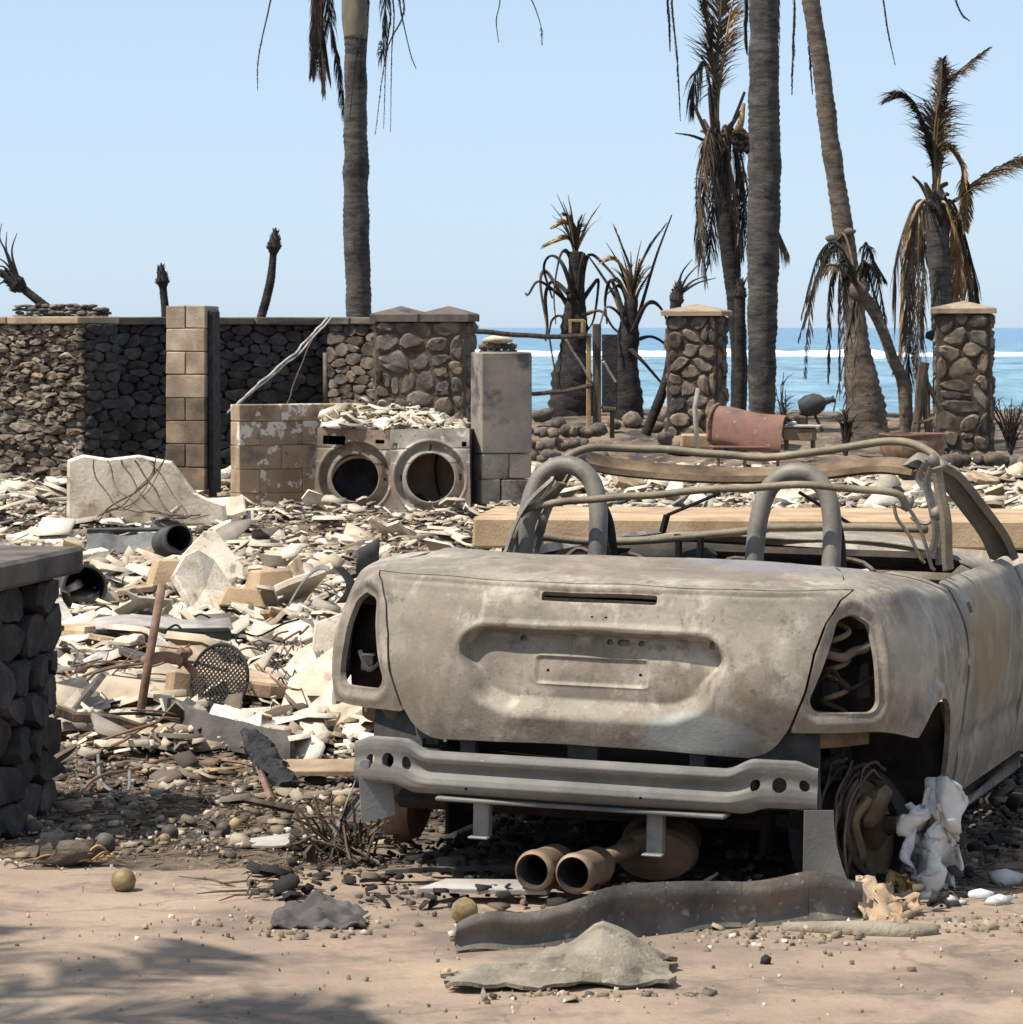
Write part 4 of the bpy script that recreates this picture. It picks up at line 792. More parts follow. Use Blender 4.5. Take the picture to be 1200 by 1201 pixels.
# ---------------------------------------------------------------- long step, low rocks, yard things behind the car
t = empty('concrete_step', 'long tan concrete step slab behind the car', 'step slab', (-.23, 19.7, .30), R(-5))
for k in range(3): mesh('slab', box(1.69, 1.35, .17, .015, (.85 + 1.7 * k, .675, .085), .006), 'concrete_tan', t)
mesh('footing', box(4.9, .9, .36, .02, (2.6, .7, -.18)), 'block_black', t)
rg = random.Random(3)
def rock(t, px, py, D, r_, k, m, name='stone', rel=None):
    return mesh(name, blob(r_, r_ * random.uniform(.8, 1), r_ * random.uniform(.6, .85), .22, 1.3, px * .1 + k, ICO2, .15), random.choice(m), t, True, P(px, py, D) - (rel or Vector()), (random.uniform(-.3, .3), random.uniform(-.3, .3), random.uniform(0, 6)))
t = empty('low_rock_wall', 'low broken wall of rounded lava rocks behind the grey concrete column', 'rock wall', P(660, 560, 36)); o_ = t.location.copy()
for k in range(27): rock(t, 620 + (k % 9) * 10.5 + rg.uniform(-4, 4), 506 + (k // 9) * 15 + rg.uniform(-3, 3), 36.5 - (k // 9) * .35, rg.uniform(.06, .10), k, ['basalt', 'lava_brown'], rel=o_)
t = empty('low_rock_wall', 'low wall of rounded lava rocks at the foot of the far pillar', 'rock wall', P(1150, 580, 34)); o_ = t.location.copy()
for k in range(24): rock(t, 1106 + (k % 8) * 14 + rg.uniform(-4, 4), 542 + (k // 8) * 16 + rg.uniform(-3, 3), 34.5 - (k // 8) * .4, rg.uniform(.07, .12), k, ['basalt', 'lava_brown', 'basalt_soot'], rel=o_)
for k, (px, py, D, r_, lab) in enumerate([(638, 487, 42, .14, 'pale boulder by the thick palm stump foot'), (742, 492, 42, .14, 'grey boulder at the foot of the frayed palm stump'), (720, 498, 41, .09, 'small boulder just right of the fence post'), (782, 486, 42.5, .16, 'largest shore boulder beside the fieldstone pillar'), (768, 502, 40, .1, 'small boulder under the leaning charred palm'), (800, 520, 37, .14, 'boulder in front of the fieldstone pillar foot'), (780, 514, 38, .11, 'boulder left of the squared concrete block'), (835, 500, 40, .12, 'boulder between fieldstone pillar and rusty hood'), (655, 496, 41, .1, 'boulder behind the low rock wall, below the lower rail')]):
    setp(rock(None, px, py, D, r_, k, ['lava_brown', 'lava_tan', 'basalt'], 'shore_boulder'), lab, 'boulder', None, 'thing')
t = empty('sea_wall', 'low dark sea wall along the shore behind the palms', 'sea wall', (-6, 45.4, .1))
for k in range(14): mesh('coping_slab', box(1.48, .4, .42, .03, (.75 + 1.5 * k, 0, .06), .02), 'basalt_soot', t)
# rusted metal hood
D0 = 33.0; t = empty('metal_hood', 'rust pink bent sheet metal hood lying by the fieldstone pillar', 'metal hood', P(832, 520, D0), R(-12))
ww = .70; prof = [(0, 0), (-.02, .06), (.0, .2), (.04, .3), (.1, .345), (.2, .36), (.4, .33), (.5, .3)]
pf = spline([(0, y, z) for y, z in prof], 4)
mesh('hood_shell', sheet(lambda a, b: (a * ww + .06 * b, pf[min(len(pf) - 1, int(b * (len(pf) - 1)))].y - .1 * a, pf[min(len(pf) - 1, int(b * (len(pf) - 1)))].z - .10 * a + .01 * math.sin(a * 8)), 16, 28, .012), 'rust_pink', t, True, sharp=40)
mesh('rolled_edge', tube(spline([(0, -.02, .02), (-.01, -.02, .2), (.03, .06, .34), (.06, .2, .375)], 5), .018, 8), 'rust', t, True)
mesh('lower_flange', box(.72, .05, .02, .004, (.36, -.08, -.03)), 'rust_pink', t)
for x in (.08, .34, .66): mesh('leg', box(.03, .03, .22, .004, (x, .05, -.12)), 'rust', t)
t = empty('scorched_cabinet', 'small scorched box cabinet with pale top beside the rusty hood', 'cabinet', P(938, 528, 33.2), R(-10))
mesh('body', box(.30, .3, .12, .008, (0, 0, .16), .006), 'block_scorched', t); mesh('top_panel', box(.36, .34, .02, .005, (.03, 0, .235)), 'plaster_grey', t)
for x in (-.13, .13): mesh('leg', box(.03, .2, .1, .004, (x, 0, .05)), 'burnt_wood', t)
mesh('lid_stone', box(.09, .09, .04, .01, (-.08, 0, .265), .01), 'plaster_grey', t)
o = mesh('planter_bowl', lathe([(.001, 0), (.17, 0), (.22, .02), (.29, .15), (.30, .24), (.28, .27), (.285, .29), (.30, .295), (.30, .31), (.26, .31), (.25, .26), (.001, .2)], 40), 'rust', None, True, P(1070, 548, 31), sharp=40); setp(o, 'wide rusty round planter bowl in front of the far pillar', 'planter', None, 'thing')
o = mesh('steel_pipe', tube([P(818, 528, 31), P(815, 478, 31.1), P(819, 455, 31.1)], .022, 8), 'plaster_grey', None, True); setp(o, 'thin pale upright pipe standing before the hood', 'pipe', None, 'thing')
o = mesh('concrete_offcut', box(.28, .2, .13, .012, (0, 0, .06), .008), 'concrete_tan', None, False, P(815, 524, 34)); setp(o, 'small squared concrete block at the foot of the fieldstone pillar', 'block', None, 'thing')
# charred pot on legs, timber frame, charred bushes
t = empty('charred_pot', 'black spouted pot lying tilted above the scorched cabinet', 'pot', P(952, 475, 36))
mesh('belly', xf(lathe([(.001, -.14), (.08, -.13), (.115, -.05), (.115, .05), (.08, .12), (.04, .15), (.03, .22), (.045, .25)], 24), Matrix.Rotation(R(75), 4, 'Y')), 'steel_dark', t, True, sharp=40)
mesh('support', join(tube([(-.1, 0, -.05), (-.2, .0, -.25)], .02, 6), tube([(.02, 0, -.08), (.12, 0, -.28)], .018, 6), box(.16, .16, .14, .02, (-.12, 0, -.18), .01)), 'burnt_wood', t)
t = empty('timber_frame', 'burnt timber A frame stump next to the far pillar', 'timber frame', P(1082, 530, 35))
for a, b_, r_ in (((-.10, 0, -.1), (.02, 0, .92), .055), ((.10, .03, -.1), (.0, .03, .9), .05), ((.05, .0, .7), (.2, .02, .42), .03), ((-.09, -.02, .3), (.09, 0, .34), .03)): mesh('timber', tube(wob([a, b_], .02, 6, 5, r_ * 100), [r_, r_ * .8, r_], 6), 'burnt_wood', t)
def shrub(name, label, base, h, n, spread, m='charcoal', r0=.014, seed=1, cat='burned shrub', lean=0):
    rg = random.Random(seed); t = empty(name, label, cat, base); gs = []
    for k in range(n):
        a = rg.uniform(0, 6.28); s = rg.uniform(.2, 1) * spread; hh = h * rg.uniform(.5, 1); p = [Vector((0, 0, -.05)), Vector((s * .4 * math.cos(a) + lean * .3, s * .4 * math.sin(a), hh * .5)), Vector((s * math.cos(a) + lean, s * math.sin(a), hh))]
        g = wob(p, .05 * h, 5, 4, k); gs.append(tube(g, [r0, r0 * .7, r0 * .3], 5))
        for j in range(3):
            i = rg.randint(3, len(g) - 2); e = g[i] + Vector((rg.uniform(-1, 1), rg.uniform(-1, 1), rg.uniform(.2, 1))) * .22 * h; gs.append(tube([g[i], (g[i] + e) / 2 + Vector((0, 0, .02)), e], [r0 * .4, r0 * .3, r0 * .15], 4))
    mesh('branches', join(*gs), m, t); return t
shrub('burned_shrub', 'small leafless burned shrub beside the thick palm trunk', P(921, 512, 38), .75, 7, .16, seed=4)
shrub('burned_shrub', 'black twiggy burned shrub at the picture edge beyond the far pillar', P(1186, 528, 36), .55, 26, .3, 'bark_black', .012, seed=8)
shrub('burned_shrub', 'charred twisted stump with hanging roots before the leaning palm', P(992, 528, 34), .42, 16, .10, 'bark_black', .022, seed=12)
# burned fence in front of the palm stumps
t = empty('burned_fence', 'remains of a burned post and rail fence in front of palm stumps', 'fence', P(700, 512, 37.0))
def FP(px, py, dy=0.0): return P(px, py, 37.0 + dy) - P(700, 512, 37.0)
def post(px, y0, y1, w_, m, nm='post', dy=0.0):
    a, b_ = FP(px, y0, dy), FP(px, y1, dy); hh = b_.z - a.z; mesh(nm, box(w_, w_ * .7, hh, .006, ((a.x + b_.x) / 2, a.y, a.z + hh / 2), .006), m, t)
post(700, 512, 380, .085, 'burnt_wood'); post(690.5, 505, 394, .045, 'tan_wood'); post(718, 514, 480, .045, 'burnt_wood', dy=.1); post(684, 392, 376, .05, 'tan_wood')
def rail(pts, w_, m): mesh('rail', tube(wob([FP(*p) for p in pts], .01, 5, 4, pts[0][0]), w_, 6), m, t)
rail([(552, 388, -1.5), (600, 392, -1), (650, 395, -.4), (692, 394, -.05)], .03, 'burnt_wood'); rail([(618, 462, -.5), (660, 459, -.2), (694, 452, -.02)], .026, 'burnt_wood'); rail([(706, 478, .02), (722, 479, .1)], .02, 'tan_wood')
for a, b_ in (((664, 398), (688, 438)), ((708, 424), (722, 448))): rail([(*a, -.1), (*b_, -.05)], .014, 'plaster_grey')
mesh('top_box', join(box(.17, .1, .03, .004, FP(676, 376)), box(.03, .1, .12, .004, FP(669, 384)), box(.03, .1, .12, .004, FP(683, 384))), 'tan_wood', t)
mesh('charred_panel', box(.17, .03, .86, .006, FP(715, 438, .5)), 'charcoal', t)
t = empty('rock_stub', 'short stub of mortared stones behind the grey concrete column', 'stone stub', P(584, 425, 36.5))
for k in range(20): mesh('stone', blob(.065, .06, .05, .2, 1.4, k, ICO1), random.choice(['lava_tan', 'lava_brown']), t, True, ((k % 5 - 2) * .075, 0, -.04 + (k // 5) * .07))
mesh('cap', blob(.21, .15, .05, .2, 1.4, 5, ICO1), 'plaster', t, True, (0, 0, .24))
# power cable hanging from the coping, pole and cable at the wall
o = mesh('hanging_cable', join(*[tube(wob([P(385 + 4 * k, 372, 34.3), P(350 + 3 * k, 410 + 2 * k, 33), P(310, 445 + 3 * k, 31.5), P(272 - 6 * k, 480 + 5 * k, 30)], .02, 8, 3, k), .012 - .003 * k, 6) for k in range(2)]), 'plaster_grey', None, True); setp(o, 'pale slack cable hanging from the dark wall coping', 'cable', None, 'thing')
o = mesh('hanging_wire', tube(wob([P(382, 374, 34.3), P(360, 410, 34), P(344, 452, 33.5), P(336, 478, 33)], .02, 8, 3, 4), .006, 5), 'wire'); setp(o, 'thin dark wire hanging down the sooted wall', 'wire', None, 'thing')
o = mesh('drain_pipe', tube([P(382, 478, 34.6), P(381.5, 414, 34.7)], .025, 8), 'wire', None, True); setp(o, 'short rusty pipe upright against the sooted wall end', 'pipe', None, 'thing')
# ---------------------------------------------------------------- burned palms
def frond(parent, pts, L_, n, m='frond_brown', droop=.6, w=.016, start=.15, side=1.0, r0=.022, seed=0, up=.25, name='frond', taper=.35):
    """dead palm leaf: arched rib with narrow leaflets on both sides"""
    rg = random.Random(seed * 13 + 5); n = int(n * 1.6); w *= .85; side = max(side, .6); g = spline(pts, 10); m_ = len(g); V = []; Fc = []
    rib = tube(g, [r0, r0 * .6, r0 * .2], 5); V += [tuple(p) for p in rib[0]]; Fc += rib[1]; G = Vector((0, 0, -1))
    for k in range(n):
        t = start + (1 - start) * (k + rg.random()) / n; i = min(m_ - 2, int(t * (m_ - 1))); p = g[i].lerp(g[i + 1], t * (m_ - 1) - i); tg = (g[i + 1] - g[i]).normalized()
        sdv = tg.cross(Vector((0, 0, 1)))
        if sdv.length < .2: sdv = Vector((math.cos(seed), math.sin(seed), 0)); sdv = sdv - tg * sdv.dot(tg)
        sdv.normalize()
        for s in (-1, 1):
            if rg.random() < .12: continue
            ll = L_ * 1.15 * (1 - taper * abs(2 * t - 1)) * rg.uniform(.6, 1.1) * (1.0 if t < .8 else (1.05 - t) * 3 + .25)
            d = (sdv * s * side * rg.uniform(.6, 1.1) + tg * rg.uniform(.4, .9) + Vector((0, 0, up)) + nvec(p * 3) * .25).normalized()
            q1 = p + d * ll * .5 + G * droop * ll * .12; q2 = q1 + (d + G * droop * rg.uniform(.6, 1.4)).normalized() * ll * .5
            wd = d.cross(Vector((rg.uniform(-1, 1), rg.uniform(-1, 1), rg.uniform(-1, 1)))); wd = wd.normalized() * w if wd.length > 1e-3 else sdv * w
            b = len(V); V += [tuple(p - wd * .5), tuple(p + wd * .5), tuple(q1 + wd * .5), tuple(q1 - wd * .5), tuple(q2)]; Fc += [(b, b + 1, b + 2, b + 3), (b + 3, b + 2, b + 4)]
    return mesh(name, (V, Fc), m, parent)
def trunk(parent, pts, rads, m, ring=.05, amp=.05, n=18, base=None, name='trunk'):
    g0 = spline(pts, 12); Ls = [0]
    for i in range(1, len(g0)): Ls.append(Ls[-1] + (g0[i] - g0[i - 1]).length)
    N_ = max(8, int(Ls[-1] / ring * 2)); g = []; rr = []
    for k in range(N_ + 1):
        s = Ls[-1] * k / N_; i = min(len(Ls) - 2, int(np.searchsorted(Ls, s, side='right') - 1)); i = max(0, i); f = (s - Ls[i]) / max(1e-6, Ls[i + 1] - Ls[i]); g.append(g0[i].lerp(g0[i + 1], f))
        r_ = float(np.interp(k / N_, np.linspace(0, 1, len(rads)), rads)); rr.append(r_ * (1 + amp * (1 if k % 2 else -.4) * (.6 + .8 * noise.noise(Vector((s * 3, r_, 2))))))
    V, Fc = tube(g, rr, n); V = [p + (p - g[min(len(g) - 1, i // n)]) * .12 * noise.noise(p * 4) for i, p in enumerate(V)]
    return mesh(name, (V, Fc), m, parent, True, sharp=70)
def stubs(parent, c, n, L_, r_, m, seed=1, up=.6):
    rg = random.Random(seed)
    for k in range(n):
        a = k * 2.4 + rg.uniform(-.3, .3); d = Vector((math.cos(a), math.sin(a), 0)); ll = L_ * rg.uniform(.6, 1.2)
        mesh('leaf_base', tube(spline([c + d * .03, c + d * (.12 + .1 * rg.random()) * ll * 2 + Vector((0, 0, up * ll * .7)), c + d * .3 * ll * 2 + Vector((0, 0, up * ll * rg.uniform(.7, 1.5)))], 4), [r_ * 1.4, r_, r_ * .7], 6, flat=.55), m, parent)
GP = lambda D: (lambda px, py, dd=0.0: P(px, py, D + dd))
# A tall royal palm behind the sooted wall
Q = GP(45.0); t = empty('royal_palm', 'tall grey ringed royal palm trunk rising behind the sooted stone wall', 'palm tree', P(421, 480, 45)); o0 = t.location.copy()
def rel(f): return lambda px, py, dd=0.0: f(px, py, dd) - o0
q = rel(Q); trunk(t, [q(421, 500), q(421, 370), q(418, 250), q(417.5, 150), q(417, 45)], [.13, .145, .168, .172, .165, .15, .142], 'bark_grey', .08, .05)
mesh('crownshaft', tube(spline([q(417, 46), q(416.5, 20), q(416, -20), q(416, -70), q(416, -110)], 5), [.15, .178, .17, .15, .12], 18), 'crownshaft', t, True)
c = q(416, -105)
def hang(pts, **k): return frond(t, [q(*p) for p in pts], **k)
hang([(416, -108), (380, -135, -.6), (330, -40, -1), (312, 25, -1.1), (303, 70, -1.1), (302, 106, -1.1)], L_=.05, n=40, m='frond_black', droop=1, w=.012, r0=.02, seed=1)
for k, (x0, x1, x2, y2) in enumerate([(372, 370, 366, 88), (380, 378, 388, 95), (376, 374, 380, 110), (384, 386, 404, 140)]):
    hang([(416, -106), (390, -132, .2 * k), (x0, -50, .3 * k), (x1, 20, .3 * k), (x1 * .5 + x2 * .5, 60, .3 * k), (x2, y2, .3 * k)], L_=.32, n=110, m='frond_black' if k % 2 else 'frond_brown', droop=2.2, w=.014, start=.35, side=.35, seed=10 + k, up=-.6)
for k, (x0, x1, x2, y2) in enumerate([(428, 432, 428, 90), (452, 462, 458, 155), (458, 474, 440, 158), (446, 452, 446, 48), (462, 470, 488, 80), (430, 432, 410, 140), (448, 458, 450, 150)]):
    hang([(416, -106), (436, -130, .2 * k), (x0, -50, -.2 * k), (x1, 10, -.2 * k), (x1 * .4 + x2 * .6, 60, -.2 * k), (x2, y2, -.2 * k)], L_=.06 if k not in (3,) else .25, n=70, m='frond_black', droop=2, w=.012, start=.3, side=.5, seed=20 + k, up=-.4, r0=.018)
for k, (xm, x1, x2, y2) in enumerate([(520, 582, 585, 50), (540, 612, 636, 53)]): hang([(416, -106), (450, -170), (xm, -120), (x1, -20), (x2 - 3, 25), (x2, y2)], L_=.06, n=40, m='frond_black', droop=1.5, w=.012, start=.4, seed=30 + k, r0=.018)
# B big royal palm behind the car
Q = GP(41.0); t = empty('royal_palm', 'thickest royal palm trunk with fine rings, next to the fieldstone pillar', 'palm tree', P(894, 500, 41)); o0 = t.location.copy(); q = rel(Q)
trunk(t, [q(894, 505), q(894, 400), q(895.5, 300), q(897, 200), q(896, 100), q(896, 0), q(896, -120)], [.155, .17, .19, .196, .182, .16, .15], 'bark_grey', .08, .05, 20)
mesh('crownshaft', tube(spline([q(896, -118), q(896, -150), q(896, -200), q(896, -260)], 5), [.15, .175, .16, .12], 16), 'crownshaft', t, True)
for k, (xm, x1, x2, y2, l_) in enumerate([(830, 790, 798, 140, .06), (800, 784, 786, 60, .05), (850, 872, 876, 60, .2), (925, 932, 929, 110, .09), (930, 944, 953, 110, .06), (990, 1030, 1050, 76, .06), (1050, 1110, 1137, 24, .05), (905, 912, 912, 90, .1), (868, 884, 902, 90, .08)]):
    hang([(896, -250), ((896 + xm) / 2, -290, .3 * k - 1), (xm, -180, .2 * k - 1), (x1, -30, .2 * k - 1), (x1 * .4 + x2 * .6, y2 * .5, .2 * k - 1), (x2, y2, .2 * k - 1)], L_=l_, n=110, m='frond_black', droop=1.6, w=.014, start=.4, side=.6, seed=40 + k, up=-.3, r0=.02)
# C coconut palm with dead crown
Q = GP(42.5); t = empty('coconut_palm', 'coconut palm with charred spiky crown just left of the thick royal palm', 'palm tree', P(866, 500, 42.5)); o0 = t.location.copy(); q = rel(Q)
trunk(t, [q(866, 505), q(867, 420), q(862, 350), q(852, 270), q(844, 195)], [.10, .10, .105, .11, .12], 'bark_black', .07, .06, 14)
c = q(842, 180); stubs(t, c, 11, .55, .035, 'frond_brown', 3, .9); mesh('crown_heart', blob(.15, .15, .28, .3, 2, 4), 'bark_black', t, True, c + Vector((0, 0, -.05)))
mesh('flower_sheath', tube(spline([c, c + Vector((.25, -.1, .3)), c + Vector((.32, -.1, .62))], 5), [.03, .05, .02], 7), 'frond_tan', t, True)
hang([(842, 185), (840, 130), (836, 70), (828, 20), (822, -30)], L_=.52, n=130, m='frond_brown', droop=.5, w=.02, start=.25, seed=61, r0=.035, up=.5)
hang([(842, 185), (842, 120), (850, 60), (858, 10), (868, -20)], L_=.45, n=55, m='frond_tan', droop=.5, w=.016, start=.3, seed=62, r0=.03, up=.4)
hang([(842, 185), (836, 120), (842, 50), (846, 0), (840, -40)], L_=.5, n=110, m='frond_brown', droop=.4, w=.02, start=.35, seed=63, r0=.03, up=.5)
for k, (x1, y1, x2, y2) in enumerate([(815, 90, 810, 130), (820, 250, 828, 330), (836, 240, 832, 310), (860, 230, 872, 300), (872, 235, 866, 318), (880, 240, 888, 300), (866, 200, 856, 310), (905, 250, 926, 300), (826, 230, 822, 300)]):
    hang([(842, 180), ((842 + x1) / 2, min(y1, 165) - 12, .15 * k - .6), (x1, y1, .2 * k - .8), (x2, y2, .2 * k - .8)], L_=.42, n=50, m=['frond_black', 'frond_brown'][k % 2], droop=2.2, w=.014, start=.2, side=.4, seed=64 + k, up=-.6)
hang([(842, 172), (815, 160, -.3), (792, 156, -.5)], L_=.05, n=12, m='frond_black', droop=1, seed=80, r0=.03); hang([(842, 175), (820, 190), (817, 250), (824, 268)], L_=.05, n=20, m='frond_black', droop=1, seed=81, r0=.015)
for k in range(9): mesh('coconut', blob(.055, .055, .07, .1, 1.5, k, ICO1), 'bark_black', t, True, c + Vector((.22 + .07 * (k % 3), -.12, .05 + .07 * (k // 3) + .02 * (k % 2))))
# D leaning coconut palm
Q = GP(38.5); t = empty('leaning_palm', 'brown leaning coconut palm with flared foot, running out of the picture', 'palm tree', P(1017, 508, 38.5)); o0 = t.location.copy(); q = rel(Q)
trunk(t, [q(1018, 520), q(1015, 480), q(1007, 420), q(1003, 370), q(995, 310), q(985, 240), q(973, 160), q(962, 70), q(951, 0), q(935, -110)], [.27, .20, .125, .11, .108, .106, .105, .10, .10, .095, .09], 'bark_brown', .09, .08, 16)
for sx_, px, py in ((-1, 968, 279), (1, 1004, 271)): mesh('dry_spathe', tube(spline([q(986 if sx_ < 0 else 993, py - 2), q((px + 986) / 2, py + 1, -.15), q(px, py, -.15)], 5), [.02, .03, .05, .045, .012], 8), 'coping_soot', t, True)
# E small palm whose trunk bends over, drooping burnt crown
Q = GP(36.5); t = empty('drooping_palm', 'small palm with bent thin trunk and drooping burnt crown before leaning palm', 'palm tree', P(1063, 525, 36.5)); o0 = t.location.copy(); q = rel(Q)
trunk(t, [q(1064, 535), q(1063, 490), q(1060, 450), q(1047, 420), q(1036, 390), q(1022, 360), q(1009, 345)], [.075, .07, .075, .065, .06, .06, .08], 'bark_brown', .06, .07, 12)
mesh('crown_heart', blob(.12, .11, .12, .35, 2, 3), 'bark_brown', t, True, q(1007, 340))
for k, (x1, y1, x2, y2) in enumerate([(965, 305, 936, 400), (955, 330, 944, 440), (975, 330, 972, 450), (985, 320, 985, 470), (990, 350, 993, 500), (1018, 320, 1045, 400), (1022, 300, 1040, 330), (1010, 330, 1000, 480), (1030, 330, 1048, 440), (960, 300, 940, 370), (975, 290, 965, 320), (1004, 350, 978, 480)]):
    hang([(1007, 340), ((1007 + x1) / 2, min(y1, 325) - 14, .15 * k - .9), (x1, y1, .2 * k - 1), (x2, y2, .2 * k - 1)], L_=.20, n=34, m=['frond_black', 'frond_brown', 'frond_black'][k % 3], droop=2.2, w=.016, start=.3, side=.6, seed=90 + k, up=-.4, r0=.016)
# F coconut palm behind the far pillar
Q = GP(40.0); t = empty('coconut_palm', 'burned coconut palm with feathery upright fronds behind the far pillar', 'palm tree', P(1108, 510, 40)); o0 = t.location.copy(); q = rel(Q)
trunk(t, [q(1108, 515), q(1107, 420), q(1104, 340), q(1098, 250)], [.13, .125, .13, .14], 'bark_grey', .08, .06, 14)
c = q(1097, 245); stubs(t, c, 9, .4, .035, 'frond_brown', 7, .8); mesh('crown_heart', blob(.15, .15, .26, .3, 2, 3), 'bark_black', t, True, c + Vector((0, 0, -.04)))
for k, (pts, L_, m_) in enumerate([([(1097, 245), (1096, 180), (1100, 130), (1118, 90), (1160, 58)], .5, 'frond_brown'), ([(1097, 245), (1094, 190), (1080, 140), (1062, 115), (1042, 118)], .42, 'frond_black'), ([(1097, 245), (1098, 180), (1104, 110), (1106, 70)], .42, 'frond_brown'), ([(1110, 240), (1125, 232), (1150, 212), (1180, 196), (1225, 180)], .8, 'frond_brown'), ([(1097, 245), (1108, 175), (1128, 195), (1134, 235), (1132, 270)], .26, 'frond_tan')]):
    frond(t, [q(*p) for p in pts], L_, 150, m_, .7, .021, .2, .9, .028, 110 + k, .3)
for k, (x1, y1, x2, y2) in enumerate([(1070, 270, 1060, 400), (1062, 290, 1052, 440), (1078, 280, 1076, 440), (1068, 300, 1066, 460), (1052, 300, 1050, 370), (1120, 270, 1126, 340), (1128, 275, 1146, 360), (1138, 300, 1160, 400), (1122, 300, 1118, 350), (1130, 290, 1152, 420), (1084, 290, 1080, 400)]):
    hang([(1097, 245), ((1097 + x1) / 2, 238, .15 * k - .9), (x1, y1, .2 * k - 1), ((x1 + x2) / 2, (y1 + y2) / 2 + 10, .2 * k - 1), (x2, y2, .2 * k - 1)], L_=.45, n=58, m=['frond_brown', 'frond_tan', 'frond_brown', 'frond_black'][k % 4], droop=2.2, w=.013, start=.25, side=.4, seed=120 + k, up=-.7)
mesh('coconut', blob(.10, .09, .07, .1, 1.5, 2, ICO1), 'bark_black', t, True, q(1094, 393, -1))
# G, H swollen palm stumps with looping burnt leaf stalks
def loop_palm(label, px, D, base, pts, seed, hair):
    global t, q, o0
    t = empty('palm_stump', label, 'palm stump', P(px, 495, D)); o0 = t.location.copy(); q = rel(GP(D)); rg = random.Random(seed)
    trunk(t, [q(*p) for p in base[0]], base[1], 'bark_black', .12, .08, 16)
    for k, p in enumerate(pts): mesh('leaf_stalk', tube(spline([q(a, b_, .25 * math.sin(k * 2 + i)) for i, (a, b_) in enumerate(p)], 8), [.05, .03, .022, .012], 6, flat=.6), 'frond_black' if k % 4 else 'burnt_wood', t, True)
    c0 = q(*base[0][-1])
    for k in range(14): a_ = rg.uniform(0, 6.28); e_ = c0 + Vector((.32 * math.cos(a_), .32 * math.sin(a_), rg.uniform(.25, .75))); mesh('leaf_spike', tube(spline([c0, (c0 + e_) / 2 + Vector((0, 0, .08)), e_], 4), [.025, .016, .004], 5, flat=.5), rg.choice(['frond_black', 'frond_brown', 'frond_tan']), t)
    for k, (p, m_) in enumerate(hair): frond(t, [q(*a) for a in p], .22, 26, m_, .6, .02, .35, .8, .03, seed + k, .3, name='leaf_tuft')
loop_palm('thick burned palm stump with looping black leaf stalks, behind the rail fence', 672, 43.5, ([(672, 500), (671, 480), (671, 450), (672, 420), (674, 380), (676, 340), (676, 295)], [.30, .29, .25, .17, .17, .12, .10, .09]),
    [[(672, 370), (655, 340), (640, 318), (634, 335), (645, 400), (654, 455)], [(672, 360), (655, 345), (632, 330), (620, 345), (616, 344)], [(674, 350), (660, 310), (646, 300), (638, 315), (648, 350)], [(678, 360), (695, 335), (702, 330), (697, 372), (688, 390)], [(676, 340), (668, 300), (658, 298), (650, 340), (652, 380)], [(679, 350), (682, 310), (686, 300), (684, 340), (680, 370)],
     [(676, 400), (660, 372), (648, 375), (644, 392)], [(680, 340), (690, 300), (708, 310), (730, 340), (738, 380)], [(682, 370), (705, 365), (720, 385), (740, 400)], [(672, 350), (650, 330), (640, 345), (642, 380), (640, 400)]], 140,
    [([(676, 300), (674, 275), (664, 262), (648, 268)], 'frond_tan'), ([(676, 300), (677, 270), (682, 255)], 'frond_brown'), ([(676, 300), (668, 280), (650, 284), (638, 290)], 'frond_tan'), ([(676, 300), (672, 262), (662, 252)], 'frond_brown')])
loop_palm('burned palm stump with tan frayed top and swollen foot, second from fence', 737, 42.8, ([(737, 500), (737, 475), (736, 450), (735, 425), (737, 390), (741, 350)], [.20, .19, .16, .13, .15, .10, .08]),
    [[(738, 400), (722, 350), (704, 320), (690, 300)], [(741, 400), (755, 350), (770, 300), (788, 252)], [(742, 390), (756, 360), (768, 355), (780, 370), (788, 400)], [(742, 400), (765, 395), (785, 410), (790, 440)], [(738, 395), (728, 370), (712, 360), (704, 380)], [(740, 410), (755, 425), (775, 448), (790, 465)], [(735, 380), (718, 330), (710, 350), (712, 380)], [(738, 400), (735, 350), (725, 335), (712, 345)]], 160,
    [([(741, 360), (736, 325), (722, 305), (706, 308)], 'frond_tan'), ([(741, 360), (740, 320), (730, 290), (720, 265)], 'frond_brown'), ([(741, 360), (748, 320), (762, 290), (782, 262)], 'frond_brown'), ([(741, 360), (744, 330), (750, 305)], 'frond_tan'), ([(741, 360), (730, 335), (722, 330)], 'frond_tan'), ([(741, 370), (750, 340), (764, 318)], 'frond_brown')])
# saplings: bare leaning stems with a charred bud
def sapling(label, D, stem, rads, tuft, seed, bud=.09, lean=None):
    global t, q, o0
    t = empty('burned_sapling', label, 'palm sapling', P(stem[0][0], stem[0][1], D)); o0 = t.location.copy(); q = rel(GP(D)); rg = random.Random(seed)
    trunk(t, [q(*p) for p in stem], rads, 'bark_black', .05, .08, 10); e = q(*stem[-1]); dr = (q(*stem[-1]) - q(*stem[-2])).normalized()
    V, Fc = tube([e - dr * .04, e + dr * bud * .4, e + dr * bud * 1.5, e + dr * bud * 3.2], [bud * .6, bud, bud * .72, .004], 12); gs = [(V, Fc)]
    u = dr.orthogonal().normalized(); w_ = dr.cross(u)
    for k in range(60):
        f = rg.random(); a = rg.uniform(0, 6.28); rr = bud * (1 - .7 * f); o_ = u * math.cos(a) + w_ * math.sin(a); p = e + dr * bud * 2.6 * f + o_ * rr * .9; gs.append(tube([p, p + (dr * .9 + o_ * .5) * bud * .55], [bud * .13, .002], 4, False))
    mesh('bud', join(*gs), 'frond_black', t)
    for k, p in enumerate(tuft): mesh('leaf', tube(spline([q(*a) for a in p], 6), [.022, .012, .004], 5), 'frond_black', t)
